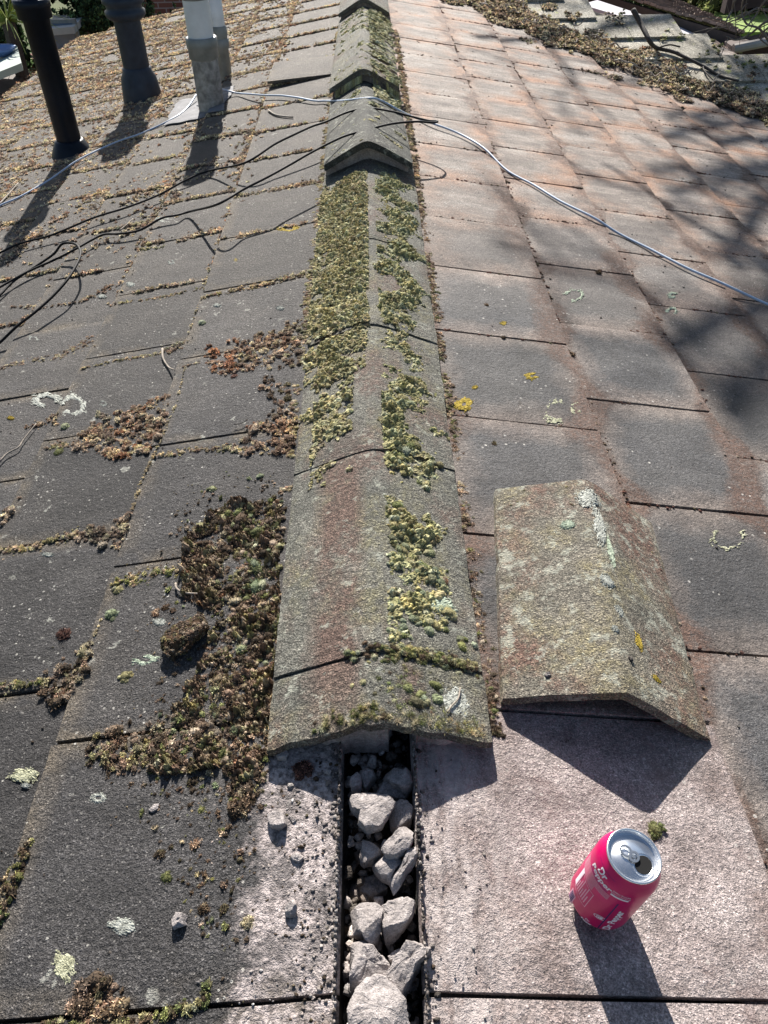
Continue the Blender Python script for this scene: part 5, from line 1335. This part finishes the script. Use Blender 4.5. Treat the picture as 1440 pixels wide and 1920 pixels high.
fp = [wt(1187, 18, .16), wt(1200, 42, .12), wt(1212, 65, .10), wt(1220, 80, .08), wt(1232, 90, .03), wt(1262, 97, .03), (wt(1290, 110, .03)), wt(1320, 125, .02), wt(1350, 142, .02), wt(1385, 152, .03)]
brm = [tube(smooth_path(fp, 5), [.016-.010*i/45 for i in range(46)], 7)]
brm.append(tube(smooth_path([wt(1232, 90, .03), wt(1255, 84, .06), wt(1275, 88, .05)], 4), .005, 5)); brm.append(tube(smooth_path([wt(1318, 124, .02), wt(1322, 134, .03), wt(1345, 158, .03)], 4), .004, 5))
tag(mk('fallen_branch', *merge(brm), twd, smooth=True), 'long dark fallen branch bent across the pale wing roof', 'branch')

# ------------------------------------------------------------------ beyond: gardens and neighbours
gm = simple('garden_ground', (.07, .085, .035), .95, .8, .5, .02, .1)
g_ = mk('ground', [(-150, -100, -3.2), (150, -100, -3.2), (150, 300, -3.2), (-150, 300, -3.2)], [(0, 1, 2, 3)], gm); tag(g_, 'rough green garden ground below the house', kind='structure')
def brick(name, a, b2, mo=(.35, .32, .3), sc=1.):
    b = NB(name); tc = b.n.new('ShaderNodeTexCoord').outputs['Generated']
    x, y, z = b.xyz(b.pos); cv = b.n.new('ShaderNodeCombineXYZ'); b.l.new(b.math('ADD', x, y), cv.inputs[0]); b.l.new(z, cv.inputs[1])
    n = b.n.new('ShaderNodeTexBrick'); b.l.new(cv.outputs[0], n.inputs['Vector']); n.inputs['Scale'].default_value = 1.
    n.inputs['Brick Width'].default_value = .225*sc; n.inputs['Row Height'].default_value = .075*sc; n.inputs['Mortar Size'].default_value = .009*sc
    n.inputs['Color1'].default_value = (*a, 1); n.inputs['Color2'].default_value = (*b2, 1); n.inputs['Mortar'].default_value = (*mo, 1)
    return b.out(n.outputs[0], .9, b.bump(n.outputs['Fac'], .004), .2)
brk = brick('red_brick', (.17, .075, .055), (.26, .13, .10))
def YP(x, y, Y): return on_plane(x, y, (0, 1, 0), (0, Y, 0))
# brick house behind the left slope
bh = empty('brick_house', (-3.2, 15, -3.2), 'red brick house wall rising behind the far left edge of the roof', 'house')
A = YP(225, 0, 14); B = YP(345, 0, 14)
mk('wall', *merge([box(((A[0]+B[0])/2+.9, 15.5, -1.2), (abs(B[0]-A[0])+3.2, 3, 4.))]), brk, bh)
mk('roof', *merge([box(((A[0]+B[0])/2+.9, 15.5, .95), (abs(B[0]-A[0])+3.6, 3.4, .3))]), simple('dark_slate_roof', (.06, .055, .055), .8), bh)
# garden boundary wall
gw = mk('garden_wall', *merge([box((-5.2, 12.6, -2.5), (7, .23, 1.4)), box((-5.2, 12.6, -1.77), (7.1, .32, .06))]), brick('dark_brick', (.14, .05, .04), (.2, .08, .06)))
tag(gw, 'low dark brick garden wall behind the roof edge at the upper left', 'wall')
# shed with pale felt roof
sh = empty('shed', (-4, 11.5, -3.2), 'small garden shed with pale flat roof and one window beside the black pipe', 'shed')
def quadbox(pts, Y0, Y1, th):
    a = YP(*pts[0], Y1); b_ = YP(*pts[1], Y1); c = YP(*pts[2], Y0); d = YP(*pts[3], Y0)
    V = [a, b_, c, d]; V += [v-np.array([0, 0, th]) for v in V]
    return [tuple(v) for v in V], [(3, 2, 1, 0), (4, 5, 6, 7), (0, 1, 5, 4), (1, 2, 6, 5), (2, 3, 7, 6), (3, 0, 4, 7)]
mk('roof', *quadbox([(100, 28), (160, 26), (138, 50), (92, 54)], 10.6, 12.2, .07), simple('pale_roof_felt', (.42, .42, .40), .8, 3, .2), sh)
c = YP(115, 75, 10.9); mk('wall', *merge([box((c[0], 11.55, c[2]-.95), (.8, 1.1, 1.6))]), simple('weathered_boards', (.10, .075, .06), .8, 6, .4), sh)
f_ = YP(122, 66, 10.93); wf = mk('window', *merge([box((f_[0], 10.93, f_[2]), (.34, .06, .34))]), pipemat['grey'], sh)
mk('pane', *merge([box((f_[0], 10.895, f_[2]), (.26, .02, .26))]), simple('window_glass', (.12, .16, .22), .08, 3, .2, 0, .8), wf)
# shrubs
def foliage(name, centre, rad, n, leaf, pal, label, seed, trunkh=1.2, cat='shrub', squash=1.2):
    sc = Scatter(seed); root = empty(name, (centre[0], centre[1], -3.2), label, cat)
    rs_ = sc.rs
    hubs = [(rs_.gauss(0, .45), rs_.gauss(0, .45), rs_.gauss(0, .45)*squash) for _ in range(14)]
    for _ in range(n):
        h = rs_.choice(hubs); d = np.array([rs_.gauss(0, .28), rs_.gauss(0, .28), rs_.gauss(0, .28)])+np.array(h)
        n_ = d/np.linalg.norm(d)+np.array([rs_.gauss(0, .3), rs_.gauss(0, .3), .3])
        sc.add(np.array(centre)+d*rad, n_/np.linalg.norm(n_), leaf*rs_.uniform(.5, 1.4), pal, 'litter_far')
    cr = sc.build('crown', MT['moss'], None); cr.parent = root; cr.matrix_parent_inverse = Matrix.Translation(root.location).inverted()
    tr = tube([(centre[0], centre[1], -3.3), (centre[0]+.05, centre[1], -2.3), (centre[0], centre[1]+.05, centre[2]+.3*rad)], [.09, .07, .03], 8)
    mk('trunk', *tr, twd, root); return root
c = YP(192, 32, 12); foliage('evergreen_shrub', tuple(c), .55, 900, .06, 'leafgreen', 'dense dark green shrub behind the roof between the black pipe and the grey vent', 71)
c = YP(20, 55, 11.5); foliage('tall_shrub', (c[0]-.3, c[1], c[2]), .8, 500, .07, 'leafgreen', 'dark shrub at the top left corner behind the black pipe', 72)
# spiky plant: long arching blades at the upper left corner
sp = empty('spiky_plant', tuple(YP(20, 95, 9.2)), 'spiky plant with long yellow green blades at the top left corner', 'plant'); rt = random.Random(4)
c = YP(15, 40, 9.2); parts = []
for k in range(46):
    a = rt.uniform(0, 6.28); L = rt.uniform(.4, .8); e = rt.uniform(.1, 1.2); pts = []
    for q in range(6):
        t_ = q/5; pts.append((c[0]+math.cos(a)*math.cos(e)*L*t_, c[1]+math.sin(a)*math.cos(e)*L*t_, c[2]+math.sin(e)*L*t_-.45*L*t_*t_))
    parts.append(tube(pts, [.013*(1-.9*q/5) for q in range(6)], 3))
mk('blades', *merge(parts), simple('yellow_green_blade', (.22, .26, .05), .6, 8, .5), sp)
mk('stem', *tube([(c[0], c[1], -3.2), (c[0]-.04, c[1], -2), tuple(c)], [.09, .08, .07], 8), twd, sp)
# pale flat lean-to roof with blue basin at far left
lt_ = empty('lean_to', tuple(YP(10, 120, 8.5)), 'low lean-to with a pale flat roof at the left edge of the picture', 'outbuilding')
mk('roof', *quadbox([(-40, 95), (30, 78), (40, 118), (-40, 150)], 8.0, 9.4, .06), simple('pale_green_roofing', (.42, .47, .42), .6, 3, .2), lt_)
c = YP(10, 125, 8.9); mk('wall', *merge([box((c[0]-.35, 8.9, c[2]-.9), (.8, .9, 1.5))]), simple('timber_wall', (.08, .06, .05), .8, 5, .4), lt_)
c = YP(0, 104, 8.75); bs = mk('basin', *lathe([(.0, .0), (.1, .0), (.16, .05), (.17, .07), (.15, .06), (.1, .03), (0, .02)], 28, c), simple('blue_plastic', (.12, .22, .45), .3, 8, .2), smooth=True)
tag(bs, 'round blue plastic basin on the pale lean-to roof at the left edge', 'basin')
# neighbour house on the right
nh = empty('neighbour_house', (3.2, 8.6, -3.2), 'neighbouring house with scalloped brown roof tiles and a white gable wall at the upper right', 'house')
tilem = NB('plain_clay_tiles'); x, y, z = tilem.xyz(tilem.pos)
c_ = tilem.ramp(tilem.noise(9, 5, .7), [(.3, (.10, .075, .06)), (.55, (.22, .17, .14)), (.75, (.34, .24, .19))]); MT['clay'] = tilem.out(c_, .85, tilem.bump(tilem.noise(60, 3), .004), .3)
q = [YP(1178, 0, 8.0), YP(1395, 66, 7.2), YP(1345, 38, 9.2), YP(1240, -14, 9.8)]
e0, e1 = np.array(q[0])+np.array([-.3, .05, .12])*0, np.array(q[1]); r1, r0 = np.array(q[2]), np.array(q[3])
VV, FF = [], []
rows, cols = 10, 26; rt = random.Random(6)
e0 = e0-(e1-e0)*.5; r0 = r0-(r1-r0)*.9
up = np.cross(e1-e0, r0-e0); up /= np.linalg.norm(up); up = up if up[2] > 0 else -up
for i in range(rows):
    for j in range(cols):
        v0, v1 = i/rows, (i+1.35)/rows; u0, u1 = (j+(.5 if i % 2 else 0))/cols, (j+.94+(.5 if i % 2 else 0))/cols
        def Q(u, v, h): return (e0+(e1-e0)*u)*(1-v)+(r0+(r1-r0)*u)*v+up*h
        k = len(VV); lf = rt.uniform(.02, .035)
        VV += [Q(u0, v0, lf), Q(u1, v0, lf), Q(u1, v1, .0), Q(u0, v1, .0), Q(u0, v0, lf-.02), Q(u1, v0, lf-.02), Q(u1, v1, -.02), Q(u0, v1, -.02)]
        FF += [(k, k+1, k+2, k+3), (k+7, k+6, k+5, k+4), (k, k+4, k+5, k+1), (k+1, k+5, k+6, k+2), (k+3, k+2, k+6, k+7), (k, k+3, k+7, k+4)]
mk('roof', VV, FF, MT['clay'], nh)
def wallq(a, b_, z0, z1, th, name, mat, par):   # wall from a to b (xyz top line), down by z
    d = (b_-a); nn = np.cross(d, (0, 0, 1)); nn /= np.linalg.norm(nn)
    V = [a+np.array([0, 0, z0]), b_+np.array([0, 0, z0]), b_+np.array([0, 0, z1]), a+np.array([0, 0, z1])]; V += [v-nn*th for v in V]
    return mk(name, [tuple(v) for v in V], [(0, 1, 2, 3), (7, 6, 5, 4), (0, 4, 5, 1), (1, 5, 6, 2), (2, 6, 7, 3), (3, 7, 4, 0)], mat, par)
dark = simple('dark_brown_fascia', (.045, .035, .03), .6, 6, .3)
wallq(e0+up*.0, e1, -.02, -.13, .04, 'bargeboard', dark, nh)
off = np.array([0, .10, -.02])
wallq(e0+off, e1+off+np.array([-.05, 0, 0]), -.10, -2.5, .1, 'wall', simple('white_render', (.62, .60, .60), .8, 4, .1), nh)
mk('pale_porch_roof', *quadbox([(1120, 0), (1376, 84), (1392, 98), (1090, 8)], 7.1, 7.6, .05), simple('white_roofing', (.50, .48, .52), .7, 3, .12), nh)
# dark timber building at far right with gutter
db = empty('dark_shed', (4.8, 8, -3.2), 'dark brown timber building with a pale gutter at the right edge', 'outbuilding')
a = YP(1375, 88, 7.0); b_ = YP(1500, 62, 7.0)
wallq(a, b_, .0, -2.2, .2, 'wall', simple('dark_timber', (.05, .028, .022), .8, 8, .4), db)
wallq(a+np.array([.1, .6, .12]), b_+np.array([.1, .6, .12]), .25, .0, .1, 'fascia', simple('brown_board', (.045, .03, .028), .8, 8, .4), db)
mk('gutter', *tube([a+np.array([-.02, -.06, 0]), b_+np.array([0, -.06, 0])], .035, 10), simple('pale_gutter', (.42, .37, .32), .6, 8, .2), db)
for i, (x, y, Y, r, lab) in enumerate([(1260, -8, 17, 1.6, 'dark evergreen hedge behind the neighbouring roof'), (1385, 20, 14, .8, 'lower green bush right of the neighbouring roof'), (1440, -20, 16, 1.6, 'dark shrub beyond the timber building')]):
    c = YP(x, y, Y); foliage('bush', tuple(c), r, 700, .09, 'leafgreen' if i != 1 else 'green', lab, 80+i)
lw = mk('lawn', *quadbox([(1340, 20), (1470, 20), (1470, 60), (1340, 60)], 11, 14, .3), simple('lawn_green', (.16, .24, .04), .9, 6, .4, .02)); tag(lw, 'sunlit lawn strip right of the neighbouring roof', kind='structure')

# ------------------------------------------------------------------ bare tree whose shadow falls over the right slope
bark = simple('bare_bark', (.17, .14, .115), .85, 20, .35, .002)
rt = random.Random(23)
tree = empty('bare_tree', (6.3, 12.4, -3.2), 'bare leafless tree standing right of the roof, its branches shading the right slope', 'tree')
S0 = np.array([5.6, 11.8, 1.3])
mk('trunk', *tube(smooth_path([(6.3, 12.4, -3.2), (6.2, 12.3, -1.6), (5.9, 12.0, 0), S0], 4), [.17-.006*i for i in range(13)], 10), bark, tree, smooth=True)
br = []
def limb(a, b_, r0, r1, k):
    a, b_ = np.array(a, float), np.array(b_, float); L = np.linalg.norm(b_-a); pts = []
    for q in range(7):
        t_ = q/6; pts.append(a+(b_-a)*t_+np.array([rt.gauss(0, 1), rt.gauss(0, 1), rt.gauss(0, 1)+.6])*L*.035*math.sin(math.pi*t_))
    P3 = smooth_path(pts, 2); n = len(P3); br.append(tube(P3, [r0+(r1-r0)*q/(n-1) for q in range(n)], 6 if k == 0 else 4))
    if k >= 3: return
    d = (b_-a)/L
    for q in range(3 if k == 0 else 2, n-1, 2 if k == 0 else 2):
        if rt.random() < (.25, .3, .4)[k]: continue
        v = d*rt.uniform(.2, 1.)+np.array([rt.gauss(0, .7), rt.gauss(0, .7), rt.gauss(0, .5)]); v /= np.linalg.norm(v)
        e = P3[q]+v*rt.uniform(.5, 1.1)*(1.1, .6, .35)[k]
        hh = e[2]+.3
        if e[0]+.16*hh < .35 or e[1]-1.657*hh < .6: continue
        limb(P3[q], e, (r0+(r1-r0)*q/n)*.6, .012, k+1)
for q in range(26):
    sx, sy = rt.uniform(.6, 3.0), rt.uniform(1.0, 5.0); h = rt.uniform(3.2, 4.9)
    limb(S0+np.array([rt.gauss(0, .1), rt.gauss(0, .1), rt.uniform(-1, .1)]), (sx-.16*h, sy+1.657*h, h-.3), .06, .03, 0)
mk('branches', *merge(br), bark, tree, smooth=True)
# low hanging bare twigs at the top right corner
hb = []; rt = random.Random(14)
for pts in ([(1470, 20), (1430, 45), (1405, 65), (1380, 75), (1362, 68)], [(1460, -20), (1435, 0), (1420, 25), (1400, 50), (1385, 62)], [(1470, 60), (1445, 50), (1425, 70), (1440, 85)], [(1400, -20), (1378, 0), (1372, 20), (1362, 40), (1366, 55)], [(1450, 90), (1425, 55), (1400, 45), (1390, 20), (1396, -10)], [(1480, 0), (1440, 20), (1420, 15), (1395, 30), (1360, 45)]):
    Y = rt.uniform(5.0, 5.6); P3 = smooth_path([YP(x, y, Y+rt.uniform(-.15, .15)) for x, y in pts], 4)
    hb.append(tube(P3, [.008-.005*i/len(P3) for i in range(len(P3))], 5))
    for p in P3[3::3]:
        d = np.array([rt.gauss(0, .12), rt.gauss(0, .1), rt.gauss(0, .1)]); hb.append(tube([p, p+d*.5+np.array([0, 0, .01]), p+d], [.003, .0025, .001], 4))
root_pt = YP(1600, -60, 5.6)
hb.append(tube(smooth_path([YP(1440, 0, 5.3), YP(1520, -20, 5.4), root_pt, (5.2, 10.8, 1.2)], 6), [.01]*19, 6))
tag(mk('low_branches', *merge(hb), bark, smooth=True), 'thin bare branches drooping into the top right corner', 'branch')
